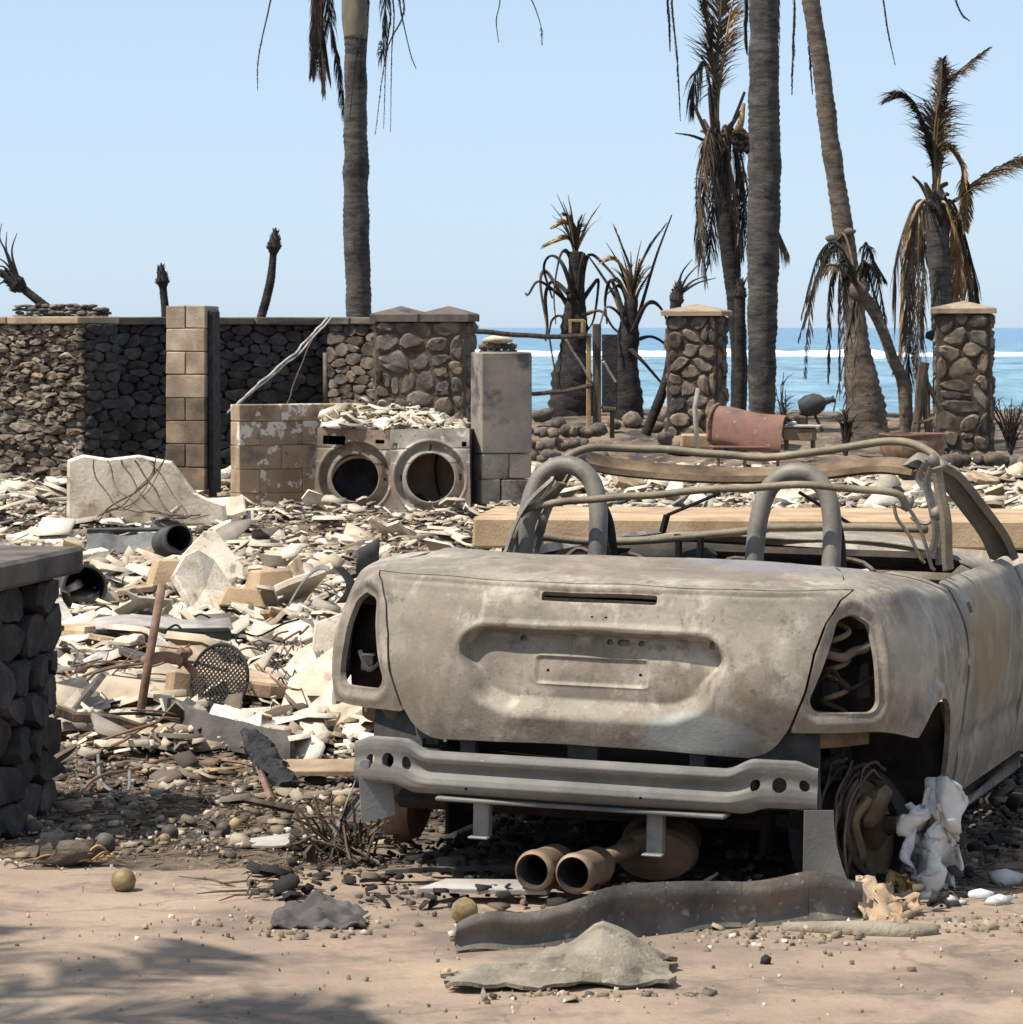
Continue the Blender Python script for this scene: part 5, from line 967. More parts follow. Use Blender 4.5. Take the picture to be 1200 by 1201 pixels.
sapling('black sapling stem with pointed bud just left of the tan block column', 38, [(195, 400), (194, 365), (192, 345), (191, 333)], [.05, .045, .04], [], 201, .075)
sapling('curved taller black sapling stem with pineapple shaped bud behind sooted wall', 38, [(300, 400), (307, 370), (313, 348), (318, 325), (321, 293)], [.06, .05, .05, .045, .04], [], 202, .08)
sapling('leaning black sapling with a spray of bare leaves over the lava wall', 38, [(90, 385), (66, 369), (44, 352), (24, 336)], [.06, .055, .05, .05], [[(20, 330), (8, 310), (-6, 300)], [(20, 330), (10, 300), (0, 280), (2, 262)], [(22, 328), (14, 296), (20, 273)], [(18, 333), (6, 322), (-10, 322)], [(18, 333), (5, 330), (-8, 340)], [(20, 330), (8, 296), (8, 272)], [(20, 332), (6, 314), (-6, 312)], [(20, 330), (12, 312), (4, 290)]], 203, .10)
sapling('thin charred palm leaning against the fieldstone pillar, bare leaves on top', 39.6, [(757, 510), (770, 478), (783, 440), (788, 400), (793, 355)], [.06, .06, .055, .055, .06, .07], [[(796, 345), (806, 325), (822, 308)], [(796, 345), (812, 330), (828, 324)], [(795, 340), (800, 320), (812, 304)], [(797, 345), (818, 332), (840, 326)]], 204, .085)
sapling('slim charred palm between fieldstone pillar and thick royal palm', 41.8, [(866, 500), (868, 450), (868, 400), (868, 350)], [.07, .07, .065, .07], [[(868, 345), (874, 330), (878, 322)], [(868, 345), (860, 335), (856, 325)]], 205, .085)
# palm beyond the picture edge whose shadow falls on the driveway
t = empty('shading_palm', 'burned palm beside the driveway casting its shadow across the pavement', 'palm tree', (-4.75, 6.3, 0)); o0 = t.location.copy()
trunk(t, [(0, 0, -.1), (.05, .02, 2.5), (.2, .1, 5.2)], [.15, .12, .11], 'bark_grey', .07, .04, 14)
for k in range(11):
    a = k * 2 * math.pi / 11 + .2; d = Vector((math.cos(a), math.sin(a), 0)); c = Vector((.2, .1, 5.2)); frond(t, [c, c + d * .6 + Vector((0, 0, .35)), c + d * 1.3 + Vector((0, 0, .1)), c + d * 1.8 + Vector((0, 0, -.6))], .45, 70, 'frond_brown', 1.2, .03, .15, .8, .025, 300 + k)
# ---------------------------------------------------------------- rubble
def in_car(x, y, pad=.0):
    dx, dy = x - .172, y - 9.3; s = dx * math.cos(YAW) - dy * math.sin(YAW); f = dx * math.sin(YAW) + dy * math.cos(YAW)
    return abs(s) < .82 + pad and -.1 - pad < f < 3.75 + pad
def blocked(x, y): return in_car(x, y, .02) or (x > -.30 and 19.6 < y < 21.1) or (-1.55 < x < -1.3 and 10.2 < y < 11.1 and False)
def chips(name, label, pos, size, tilt, m, n=6, thick=(.03, .16), seed=1, lift=.5, jag=.5):
    """thousands of broken flat pieces as one mesh"""
    rg = np.random.default_rng(seed); N_ = len(pos); a = (np.arange(n) / n * 2 * math.pi)[None, :] + rg.uniform(-.35, .35, (N_, n))
    rad = size[:, None] * rg.uniform(jag, 1.2, (N_, n)); asp = rg.uniform(.45, 1, (N_, 1)); th = size * rg.uniform(*thick, N_) + .003
    top = np.stack([rad * np.cos(a), rad * np.sin(a) * asp, np.zeros_like(rad) + th[:, None]], -1); bot = top * [1.04, 1.04, 0] - [0, 0, .002]
    bend = rg.normal(0, .22, (N_, 1)) * (top[..., 0] ** 2) / np.maximum(size[:, None], .01); top[..., 2] += bend; bot[..., 2] += bend
    V = np.concatenate([top, bot], 1); az = rg.uniform(0, 6.28, N_); tl = np.abs(rg.normal(0, 1, N_)) * tilt; ta = rg.uniform(0, 6.28, N_)
    ax = np.stack([np.cos(ta), np.sin(ta), np.zeros(N_)], -1); c, s = np.cos(tl)[:, None, None], np.sin(tl)[:, None, None]
    cz, sz = np.cos(az)[:, None], np.sin(az)[:, None]; V = np.stack([V[..., 0] * cz - V[..., 1] * sz, V[..., 0] * sz + V[..., 1] * cz, V[..., 2]], -1)
    A = np.broadcast_to(ax[:, None, :], V.shape); V = V * c + np.cross(A, V) * s + A * np.sum(A * V, -1, keepdims=True) * (1 - c)
    V += pos[:, None, :]; V[..., 2] += (np.sin(tl) * size * lift)[:, None]
    base = (np.arange(N_) * 2 * n)[:, None]; loops = []; starts = []; tot = []; tops = base + np.arange(n)[None, :]
    me = bpy.data.meshes.new(name); me.vertices.add(N_ * 2 * n); me.vertices.foreach_set('co', V.reshape(-1).astype(np.float32))
    sides = np.stack([base + n + np.arange(n), base + n + (np.arange(n) + 1) % n, base + (np.arange(n) + 1) % n, base + np.arange(n)], -1)
    lp = np.concatenate([tops.reshape(-1), sides.reshape(-1)]); st = np.concatenate([np.arange(N_) * n, N_ * n + np.arange(N_ * n) * 4])
    me.loops.add(len(lp)); me.loops.foreach_set('vertex_index', lp.astype(np.int32)); me.polygons.add(len(st)); me.polygons.foreach_set('loop_start', st.astype(np.int32))
    me.update(calc_edges=True); me.validate(); me.materials.append(MATS[m]); o = link(name, me); return setp(o, label, None, None, 'stuff')
def scatter(N_, y0, y1, xf0, xf1, seed, power=1.0, cond=None):
    rg = random.Random(seed); out = []
    while len(out) < N_:
        u = rg.random(); y = math.exp(math.log(y0) + u * math.log(y1 / y0)) if power == 1 else y0 + (y1 - y0) * u
        x = rg.uniform(xf0, xf1) * y
        if blocked(x, y) or (cond and not cond(x, y, rg)): continue
        out.append((x, y))
    return out
def pile(x, y): return .10 * max(0, noise.noise(Vector((x * 1.1, y * .7, 20))) + .25) * smooth(12.5, 15, y)
def pos3(xy, lift, seed):
    rg = random.Random(seed); return np.array([(x, y, ground_z(x, y) + pile(x, y) * rg.random() + lift * rg.random() ** 1.5) for x, y in xy])
def sizes(N_, med, sg, lo, hi, seed): return np.clip(np.random.default_rng(seed).lognormal(math.log(med), sg, N_), lo, hi)
def left_field(x, y, rg):
    e = 11.9 + .5 * noise.noise(Vector((x * 1.2, 3, 3))) + .6 * smooth(-1.6, -.6, x) * 0
    if y < e + rg.random() * .7: return False
    return x < -.25 or y > 13.4
n = 33000; xy = scatter(n, 11.7, 36, -.21, .22, 1, 1, left_field)
chips('rubble', 'heaped pale chips of plaster, tile and stone covering the burned lot', pos3(xy, .07, 2), sizes(n, .045, .68, .012, .22, 3), .32, 'chips', 5, seed=4, jag=.35)
n = 8000; xy = scatter(n, 11.5, 37, -.2, .21, 5, 1, lambda x, y, rg: left_field(x, y + .3, rg) and noise.noise(Vector((x * .9, y * .6, 40))) > -.1 - rg.random() * .3)
chips('charred_debris', 'dark charred fragments mixed through the pale rubble', pos3(xy, .06, 6), sizes(n, .038, .6, .012, .14, 7), .4, 'chips_dark', 5, seed=8, jag=.35)
n = 3400; xy = scatter(n, 9.75, 13.2, -.165, .16, 9, 2, lambda x, y, rg: (y > 10.0 + .3 * noise.noise(Vector((x * 2, 5, 1)))) and rg.random() < .35 + .65 * max(0, noise.noise(Vector((x * 1.6, y * 1.6, 9))) + .3))
chips('gravel', 'small gravel, ash and grit strewn over the dirt strip', pos3(xy, .012, 10), sizes(n, .0048, .6, .002, .024, 11), .5, 'pebbles', 6, (.15, .6), seed=12)
n = 260; xy = scatter(n, 7.7, 10.1, -.16, .16, 13, 2); p3 = np.array([(x, y, .007) for x, y in xy])
chips('driveway_grit', 'scattered pale grit and crumbs lying on the driveway', p3, sizes(n, .0032, .5, .0015, .010, 14), .3, 'pebbles', 6, (.2, .6), seed=15)
n = 26000; xy = scatter(n, 11.6, 34, -.175, .18, 91, 1, left_field)
chips('fine_rubble', 'fine ash coloured crumbs and splinters filling the gaps in the rubble', pos3(xy, .07, 92), sizes(n, .019, .5, .007, .05, 93), .4, 'chips_ash', 5, seed=94, jag=.3)
crumb = random.Random(5); cz_ = []
for k in range(520):
    if k < 70: x, y = crumb.gauss(.16, .13), crumb.gauss(7.97, .03)
    elif k < 330: x, y = crumb.uniform(-.15, .9), crumb.gauss(8.62, .06) + .3 * crumb.random()
    elif k < 430: x, y = crumb.gauss(-.55, .18), crumb.gauss(8.9, .15)
    else: x, y = crumb.gauss(1.15, .18), crumb.gauss(8.95, .12)
    cz_.append((x, y, .007))
chips('driveway_crumbs', 'small grit and crumbs gathered around the scraps on the driveway', np.array(cz_), sizes(520, .006, .6, .002, .024, 95), .35, 'pebbles', 6, (.15, .5), seed=96)
xy = scatter(900, 10.15, 12.4, -.145, -.02, 97, 2); chips('edge_debris', 'charred flakes and scraps littering the dirt between gate pillar and car', np.array([(x, y, ground_z(x, y) + .008) for x, y in xy]), sizes(900, .016, .65, .005, .07, 98), .3, 'chips_dark', 5, (.04, .2), seed=99, jag=.35)
# ash and char under the car
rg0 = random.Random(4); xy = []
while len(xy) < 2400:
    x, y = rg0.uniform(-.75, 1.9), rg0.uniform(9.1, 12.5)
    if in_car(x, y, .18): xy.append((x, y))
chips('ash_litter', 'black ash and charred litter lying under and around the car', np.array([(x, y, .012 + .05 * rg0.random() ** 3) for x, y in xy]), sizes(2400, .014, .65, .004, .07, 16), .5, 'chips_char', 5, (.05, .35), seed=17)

# rubble fallen on the two laundry machines
rgt = random.Random(77); pz = []
for k in range(420):
    px = rgt.uniform(380, 546); dd = rgt.uniform(.06, .9); hz_ = .02 + .10 * max(0, math.sin((px - 368) / 180 * 3.1 + .3)) * dd * rgt.random() * 2 + .06 * dd
    p_ = P(px, 503, 28.0 + dd); pz.append((p_.x, p_.y, zz(503, 28) + hz_ - .03))
chips('top_rubble', 'pale broken chips heaped on top of the two laundry machines', np.array(pz), sizes(420, .05, .5, .02, .16, 78), .4, 'chips', 5, seed=79, jag=.35)
# burned twigs, straw and fibres
def litter(name, label, pts, L0, L1, r_, m, seed):
    rg = random.Random(seed); gs = []
    V = []; Fc = []
    for x, y, z in pts:
        a = rg.random() * 6.28; L_ = rg.uniform(L0, L1); p = Vector((x, y, z + .004)); d = Vector((math.cos(a), math.sin(a), rg.uniform(-.05, .22))) * L_ / 2; k = Vector((rg.uniform(-1, 1), rg.uniform(-1, 1), rg.uniform(0, .6))) * L_ * .12
        v, f = tube([p - d, p + k, p + d], [r_ * rg.uniform(.5, 1.4), r_, r_ * .4], 4, False); b = len(V); V += v; Fc += [tuple(i + b for i in q) for q in f]
    return setp(mesh(name, (V, Fc), m), label, None, None, 'stuff')
litter('twig_litter', 'burned twigs and straw strewn over the dirt strip', [(x, y, ground_z(x, y)) for x, y in scatter(900, 9.9, 13.0, -.16, -.02, 81, 2)], .03, .16, .0022, 'frond_brown', 82)
litter('twig_litter', 'dark burned twigs among the ash beside the car', [(x, y, .01) for x, y in scatter(260, 9.3, 11.5, -.09, .17, 83, 2)], .03, .2, .003, 'burnt_wood', 84)
litter('wire_litter', 'thin wires and splinters tangled through the rubble', [(x, y, ground_z(x, y) + pile(x, y) * .8 + .04) for x, y in scatter(800, 12.2, 30, -.155, .155, 85, 1, left_field)], .08, .5, .0035, 'wire', 86)
# slabs one can tell apart: each its own thing
def slab_variants(nv, seed, th, bend):
    rg = random.Random(seed); out = []
    for k in range(nv):
        n_ = rg.randint(8, 12); ph = rg.random() * 6; poly = [(math.cos(ph + i * 6.283 / n_ + rg.uniform(-.3, .3)) * rg.uniform(.62, 1.12) * .5, math.sin(ph + i * 6.283 / n_ + rg.uniform(-.3, .3)) * rg.uniform(.5, 1.0) * .5 * rg.choice([.6, .8, 1])) for i in range(n_)]
        poly.sort(key=lambda p: math.atan2(p[1], p[0])); b1, b2 = rg.uniform(-bend, bend), rg.uniform(-bend, bend)
        g = plate(poly, th * rg.uniform(.6, 1.3), lambda x, y: b1 * x * x + b2 * x * y); me = bpy.data.meshes.new('slab'); me.from_pydata(*[[tuple(p) for p in g[0]], [], g[1]]); out.append(me)
    return out
SL = {'plaster_slab': ('plaster', slab_variants(14, 1, .07, .5), 'broken cream plaster slab lying in the rubble field', 'cream plaster slabs in the rubble', 'plaster slab'),
      'tan_slab': ('slab_tan', slab_variants(10, 2, .12, .2), 'broken tan stone tile lying in the rubble field', 'tan stone tiles in the rubble', 'stone tile'),
      'grey_sheet': ('plaster_grey', slab_variants(10, 3, .035, .9), 'buckled grey sheet scrap lying in the rubble field', 'grey sheet scraps in the rubble', 'sheet scrap'),
      'charred_board': ('slab_dark', slab_variants(10, 4, .06, .4), 'charred dark board piece lying in the rubble field', 'charred board pieces in the rubble', 'charred board')}
for k_ in SL:
    for me in SL[k_][1]: me.materials.append(MATS[SL[k_][0]])
rg = random.Random(21)
def drop(kind, x, y, s, tilt=.35, dz=.05):
    m_, ms, lab, grp, cat = SL[kind]; o = link(kind, rg.choice(ms)); tl = abs(rg.gauss(0, tilt)); ta = rg.random() * 6.28
    o.rotation_euler = (Matrix.Rotation(tl, 3, Vector((math.cos(ta), math.sin(ta), 0))) @ Matrix.Rotation(rg.random() * 6.28, 3, 'Z')).to_euler()
    o.location = (x, y, ground_z(x, y) + pile(x, y) * .8 + dz + math.sin(tl) * s * .22); o.scale = (s, s, s); setp(o, lab, cat, grp, 'thing')
cnt = {'plaster_slab': 170, 'tan_slab': 80, 'grey_sheet': 70, 'charred_board': 70}
for kd, c_ in cnt.items():
    for x, y in scatter(c_, 12.6, 31, -.155, .155, hash(kd) % 1 + c_, 1, lambda x, y, r2: left_field(x, y - .3, r2) and (x < -.2 or y > 21)): drop(kd, x, y, min(.62, max(.14, rg.lognormvariate(math.log(.23), .5))), .38, .05 * rg.random() + .02)
def thing1(name, geo, m, label, cat, loc=None, rot=None, smooth=False, sharp=None): return setp(mesh(name, geo, m, None, smooth, loc, rot, sharp), label, cat, None, 'thing')
# burned sticks and wires in the field
for k in range(46):
    x, y = scatter(1, 12.3, 30, -.15, .15, 500 + k, 1, lambda x, y, r2: x < -.3 or y > 21)[0]; a = rg.random() * 6.28; L_ = rg.uniform(.2, .7); z = ground_z(x, y) + pile(x, y) + .06; d = Vector((math.cos(a), math.sin(a), rg.uniform(-.1, .35))) * L_ / 2; c = Vector((x, y, z))
    o = thing1('charred_stick', tube(wob([c - d, c, c + d], .02, 4, 5, k), rg.uniform(.008, .022), 5), rg.choice(['charcoal', 'burnt_wood', 'burnt_wood']), 'charred stick of timber lying among rubble', 'stick'); o['group'] = 'charred sticks in the rubble'
for k in range(44):
    x, y = scatter(1, 12.2, 27, -.15, -.03, 700 + k, 1, lambda x, y, r2: x < -.35)[0] if k < 34 else scatter(1, 22, 33, .0, .14, 700 + k)[0]
    z = ground_z(x, y) + pile(x, y) + .07; a = rg.random() * 6.28; L_ = rg.uniform(.25, .8); pts = [Vector((x, y, z))]
    for j in range(5): a += rg.uniform(-1, 1); pts.append(pts[-1] + Vector((math.cos(a), math.sin(a), 0)) * L_ / 5 + Vector((0, 0, rg.uniform(-.03, .05))))
    o = thing1('loose_wire', tube(spline(pts, 5), rg.uniform(.003, .006), 5), rg.choice(['wire', 'wire_rust', 'soot']), 'loose bent wire tangled in the rubble', 'wire'); o['group'] = 'loose wires in the rubble'

# ---------------------------------------------------------------- named debris of the field
D0 = 27.2; cW = P(172, 606, D0)
poly = [(-.64, -.05), (.66, -.05), (.64, .10), (.52, .14), (.4, .2), (.3, .34), (.22, .45), (.1, .47), (-.05, .50), (-.3, .47), (-.5, .50), (-.62, .46)]
thing1('plaster_wall_panel', plate(poly, .07), 'plaster', 'large upright cream plaster wall panel below the block column', 'wall panel', cW, (R(97), 0, R(-6)))
thing1('plaster_wall_panel', plate([(-.35, -.12), (.3, -.2), (.36, -.02), (.1, .12), (-.3, .08)], .04), 'plaster', 'pale tilted plaster panel propped beside the low block wall foot', 'wall panel', GQ(238, 604, .12), (R(35), R(-22), .3))
t = empty('cable_bundle', 'bundle of thin dark cables draped over the upright cream panel', 'cables', P(170, 590, 26.8)); o0 = t.location
for k in range(9): mesh('cable', tube(wob([P(205 - 4 * k, 520 + 3 * k, 26.9) - o0, P(186 - 2 * k, 556 + k, 26.9) - o0, P(165 - 5 * k, 588 + k, 26.7) - o0, P(130 - 3 * k, 596 + 2 * k, 26.5) - o0] if k % 2 else [P(110 + 8 * k, 540, 27) - o0, P(118 + 10 * k, 570, 26.9) - o0, P(150 + 9 * k, 597 + k, 26.6) - o0, P(205 + 5 * k, 604, 26.4) - o0], .04, 7, 4, k), rg.uniform(.004, .008), 5), 'wire', t)
# roof flashing beam with round duct
t = empty('flashing_beam', 'long dark sheet metal flashing lying in rubble beyond the gate pillar', 'metal beam', GQ(160, 650, .10), R(6))
mesh('flashing', sheet(lambda a, b: (-.36 + .72 * a, .10 * b + .04 * b * a, .02 + (.12 * min(1, b * 2)) + .01 * math.sin(a * 12)), 20, 6, .006), 'steel_grey', t, True, sharp=40)
mesh('flashing_lip', box(.72, .04, .03, .004, (0, .1, .17), .005), 'steel_dark', t)
t = empty('duct_pipe', 'black open ended round duct by the white plaster sheet', 'duct', GQ(206, 655, .08), R(20)); mesh('pipe', xf(lathe([(.088, -.2), (.1, -.2), (.1, .2), (.088, .2), (.085, -.19)], 28), Matrix.Translation((0, .1, .12)) @ Matrix.Rotation(R(82), 4, 'X')), 'steel_dark', t, True, sharp=40); mesh('pipe_bore', xf(lathe([(.086, .19), (.084, -.15), (.001, -.15)], 20), Matrix.Translation((0, .1, .12)) @ Matrix.Rotation(R(82), 4, 'X')), 'soot', t, True)
t = empty('duct_pipe', 'black arched culvert mouth half hidden behind the gate pillar', 'duct', GQ(96, 706, .08), R(15)); mesh('pipe', xf(lathe([(.12, -.2), (.135, -.2), (.135, .25), (.12, .25), (.118, -.19)], 28), Matrix.Translation((0, .1, .08)) @ Matrix.Rotation(R(85), 4, 'X')), 'steel_dark', t, True, sharp=40); mesh('pipe_bore', xf(lathe([(.119, .24), (.117, -.15), (.001, -.15)], 20), Matrix.Translation((0, .1, .08)) @ Matrix.Rotation(R(85), 4, 'X')), 'soot', t, True)
thing1('plaster_sheet', plate([(-.2, -.22), (.26, -.2), (.25, .05), (.06, .3), (-.02, .28), (-.2, .05)], .02), 'plaster', 'bright white tilted plaster sheet behind the first footing block', 'plaster sheet', GQ(240, 672, .12), (R(62), R(4), .15))
def pier(label, px, py, w_, h_, rz):
    D_ = GD(py, .05); t = None; a = w_ / 2; b_ = w_ * .33; V = [(-a, -a, 0), (a, -a, 0), (a, a, 0), (-a, a, 0), (-b_, -b_, h_), (b_, -b_, h_), (b_, b_, h_), (-b_, b_, h_)]
    bm = bmesh.new(); vs = [bm.verts.new(v) for v in V]
    for f in ((3, 2, 1, 0), (4, 5, 6, 7), (0, 1, 5, 4), (1, 2, 6, 5), (2, 3, 7, 6), (3, 0, 4, 7)): bm.faces.new([vs[i] for i in f])
    bmesh.ops.bevel(bm, geom=bm.edges[:], offset=.01, segments=1, affect='EDGES'); bm.normal_update()
    g = ([v.co.copy() for v in bm.verts], [[v.index for v in f.verts] for f in bm.faces]) if not bm.verts.index_update() else None; bm.free()
    thing1('footing_block', g, 'concrete_tan', label, 'footing block', GQ(px, py, .11), (R(rg.uniform(-5, 5)), R(rg.uniform(-5, 5)), rz))
pier('tapered tan concrete footing block in front of the white plaster sheet', 200, 688, .30, .17, .25); pier('tapered tan concrete footing block nearer the car, tallest of three', 318, 702, .29, .17, .4); pier('low tan footing block between two others, mostly buried', 283, 712, .27, .11, .1)
t = empty('steel_channel', 'dark steel channel box with pale top lying behind the rusty pipe', 'steel channel', GQ(190, 768, .04), R(9))
mesh('channel', join(box(.62, .10, .115, .006, (0, 0, .06), .004), box(.6, .012, .02, .003, (0, -.055, .115))), 'steel_dark', t); mesh('top_sheet', sheet(lambda a, b: (-.3 + .62 * a, -.05 + .24 * b, .125 + .03 * b + .015 * math.sin(a * 6)), 10, 5, .006), 'plaster_grey', t, True)
mesh('end_ring', xf(lathe([(.028, 0), (.034, .006), (.034, .012), (.028, .012)], 20), Matrix.Translation((-.24, -.053, .05)) @ Matrix.Rotation(R(90), 4, 'X')), 'steel_grey', t)
# standpipe with tee
D1 = GD(882); t = empty('standpipe', 'leaning rusty standpipe with a side tee, left of the round grille', 'pipe', P(158, 882, D1)); o0 = t.location
mesh('upright', tube([P(156, 892, D1) - o0, P(172, 790, D1 + .05) - o0, P(190, 686, D1 + .1) - o0], .0165, 12), 'rust', t, True)
tee = mesh('tee', tube(spline([P(168, 776, D1 + .06) - o0, P(190, 770, D1 + .1) - o0, P(208, 772, D1 + .15) - o0, P(222, 764, D1 + .2) - o0], 5), [.02, .02, .026, .018], 10), 'rust', t, True); mesh('valve', join(xf(blob(.03, .03, .04, .2, 2, 3, ICO1), Matrix.Translation(P(212, 771, D1 + .16) - o0)), tube([P(212, 771, D1 + .16) - o0, P(230, 792, D1 + .18) - o0], .014, 8)), 'rust', tee)
# round perforated grille: a rim and crossing bars
D1 = GD(842, .05); t = empty('round_grille', 'round black perforated grille standing on edge in the rubble', 'grille', GQ(257, 836, .07), R(-33)); rr_ = .135; Mg = Matrix.Translation((0, 0, rr_ * .93)) @ Matrix.Rotation(R(-12), 4, 'X')
mesh('rim', xf(tube([(rr_ * math.cos(a), 0, rr_ * math.sin(a)) for a in np.linspace(0, 6.283, 41)], .007, 6), Mg), 'charcoal', t, True)
gs = []
for k in range(-9, 10):
    c_ = k * .0145; hw_ = math.sqrt(max(0, rr_ ** 2 - c_ ** 2))
    for s in (-1, 1): d = Vector((math.cos(s * .785), 0, math.sin(s * .785))); n_ = Vector((-d.z, 0, d.x)); gs.append(tube([n_ * c_ - d * hw_ + Vector((0, .002 * s, 0)), n_ * c_ + d * hw_ + Vector((0, .002 * s, 0))], .0034, 4))
mesh('lattice', xf(join(*gs), Mg), 'charcoal', t)
t = empty('wire_tangle', 'tangle of thin dark wires spread right of the round grille', 'wires', GQ(315, 790, .05)); o0 = t.location.copy()
for k in range(30):
    pts = [GQ(rg.uniform(225, 300), rg.uniform(745, 800), .08) - o0]
    for j in range(4): pts.append(GQ(min(410, 600 + (pts[-1].x + o0.x) * F / (pts[-1].y + o0.y) + rg.uniform(8, 46)), rg.uniform(745, 808), .05 + .10 * rg.random()) - o0)
    mesh('wire', tube(spline(pts, 5), rg.uniform(.002, .0045), 4), rg.choice(['wire', 'soot', 'wire_rust']), t)
# burned kerb board and log
b_ = spline([GQ(188, 850, .04), GQ(225, 866, .03), GQ(275, 878, .03), GQ(340, 890, .03)], 8)
thing1('burned_board', sheet(lambda a, b: b_[min(len(b_) - 1, int(a * (len(b_) - 1)))] + Vector((0, .04 * b, -.01 + (.12 - .02 * a) * b + .008 * noise.noise(Vector((a * 14, b * 3, 1))))), 30, 5, .03), 'slab_dark', 'long curved burned board on edge below the round grille', 'board', None, None, True, 40)
lg = spline([P(292, 872, 12.3), P(308, 895, 12.0), P(322, 918, 11.7), P(338, 940, 11.45)], 12); V, Fc = tube([p + Vector((0, 0, .035)) for p in lg], [.03, .042, .047, .045, .035], 14)
V = [p + (p - lg[min(len(lg) - 1, i // 14)] - Vector((0, 0, .035))) * (.6 * noise.noise(p * 60) + .35 * noise.noise(p * 22)) for i, p in enumerate(V)]; thing1('charred_log', (V, Fc), 'charcoal', 'short charred black log with cracked surface in the dirt', 'log')
for k, (a, c_, r_, m_) in enumerate([((296, 880), (318, 938), .012, 'rust'), ((288, 938), (346, 950), .012, 'burnt_wood')]): thing1('splintered_lath', tube([P(*a, GD(a[1], .06)), P(*c_, GD(c_[1], .03))], r_, 4), m_, ['orange brown splintered lath leaning on the charred log', 'thin grey lath lying at the end of the charred log'][k], 'lath')
thing1('pale_board', plate([(-.16, -.05), (.2, -.16), (.24, .02), (-.1, .12)], .018), 'slab_tan', 'flat pale tan board beside the charred log', 'board', P(372, 918, GD(922)) + Vector((0, 0, .045)), (R(5), R(-3), .1))
thing1('cracked_pane', plate([(-.16, -.04), (-.02, -.07), (.14, -.05), (.16, .03), (.02, .06), (-.12, .05)], .008, lambda x, y: .01 * math.sin(x * 20)), 'plaster_grey', 'flat cracked grey sheet on the dirt between log and driveway', 'sheet', P(330, 995, GD(997)) + Vector((0, 0, .02)), (R(4), R(-2), .0))
# bent straps and ducts near the car
thing1('metal_strap', sheet(lambda a, b: P(338 + 48 * a, 712 - 44 * math.sin(a * 1.9), 18.5 - .5 * a) + Vector((0, .07 * b, .02 * b)), 16, 2, .004), 'steel_grey', 'bent grey metal strap arching left of the car', 'strap', None, None, True)
thing1('metal_strap', sheet(lambda a, b: P(392 + 14 * math.sin(a * 3), 665 + 42 * a, 19 - .3 * a) + Vector((.05 * b, .03 * b, 0)), 14, 2, .004), 'soot', 'black upright metal strap next to the grey strap', 'strap', None, None, True)
thing1('crushed_duct', sheet(lambda a, b: P(418 + 26 * a, 676 - 14 * a, 19.4) + Vector((0, .07 * math.cos(b * 5) + .1 * a, .07 + .075 * math.sin(b * 5))), 8, 14, .004), 'steel_dark', 'crushed dark sheet metal duct behind the car corner', 'duct', None, None, True)
thing1('plaster_sheet', plate([(-.1, -.15), (.12, -.14), (.1, .12), (.02, .17), (-.1, .1)], .03), 'plaster', 'upright cream plaster chunk touching the car tail lamp corner', 'plaster chunk', GQ(392, 762, .1), (R(70), R(8), .1))
thing1('sheet_metal_scrap', sheet(lambda a, b: P(72 + 34 * a, 806 - 40 * b - 6 * math.sin(a * 3), GD(808) + .2 * b), 6, 6, .004), 'steel_grey', 'pale bent sheet metal scrap just right of the gate pillar', 'sheet scrap', None, None, True)
thing1('block_offcut', box(.14, .08, .16, .01, (0, 0, .06), .008), 'slab_tan', 'upright tan block offcut beside the round grille', 'block', GQ(215, 832, .04), (R(-8), R(6), .4))
for k in range(12):
    x0, y0 = rg.uniform(80, 130), rg.uniform(790, 905); x1 = x0 + rg.uniform(60, 170); y1 = y0 + rg.uniform(-40, 30)
    o = thing1('bent_rod', tube(wob([P(x0, y0, GD(max(860, y0 + 30))), P((x0 + x1) / 2, (y0 + y1) / 2 - rg.uniform(-12, 25), GD(max(860, y0 + 25))), P(x1, y1, GD(max(860, y1 + 20)))], .05, 8, 4, k), rg.uniform(.003, .008), 5), rg.choice(['wire', 'wire_rust', 'wire_rust']), 'thin bent rod in the tangle around the standpipe', 'rod'); o['group'] = 'bent rods around the standpipe'
thing1('bent_rod', tube(wob([P(85, 930, 11.2), P(130, 908, 11.6), P(200, 893, 12), P(270, 893, 12), P(345, 915, 11.6)], .02, 8, 3, 3), .006, 6), 'wire_rust', 'long rusty rod snaking from gate pillar to charred log', 'rod')
thing1('bent_rod', tube(spline([P(115, 886, 12), P(118, 915, 11.6), P(132, 928, 11.3), P(150, 928, 11.3), P(152, 905, 11.5)], 7), .006, 6), 'steel_grey', 'grey wire hoop standing in shadow near the gate pillar', 'wire')
thing1('palm_sheath', tube(wob([P(160, 905, 11.9), P(200, 907, 11.8), P(250, 903, 11.8), P(285, 900, 11.9)], .01, 6), [.008, .02, .022, .01], 7, flat=.4), 'frond_tan', 'pale dry palm sheath lying in the dirt by the rods', 'palm sheath')
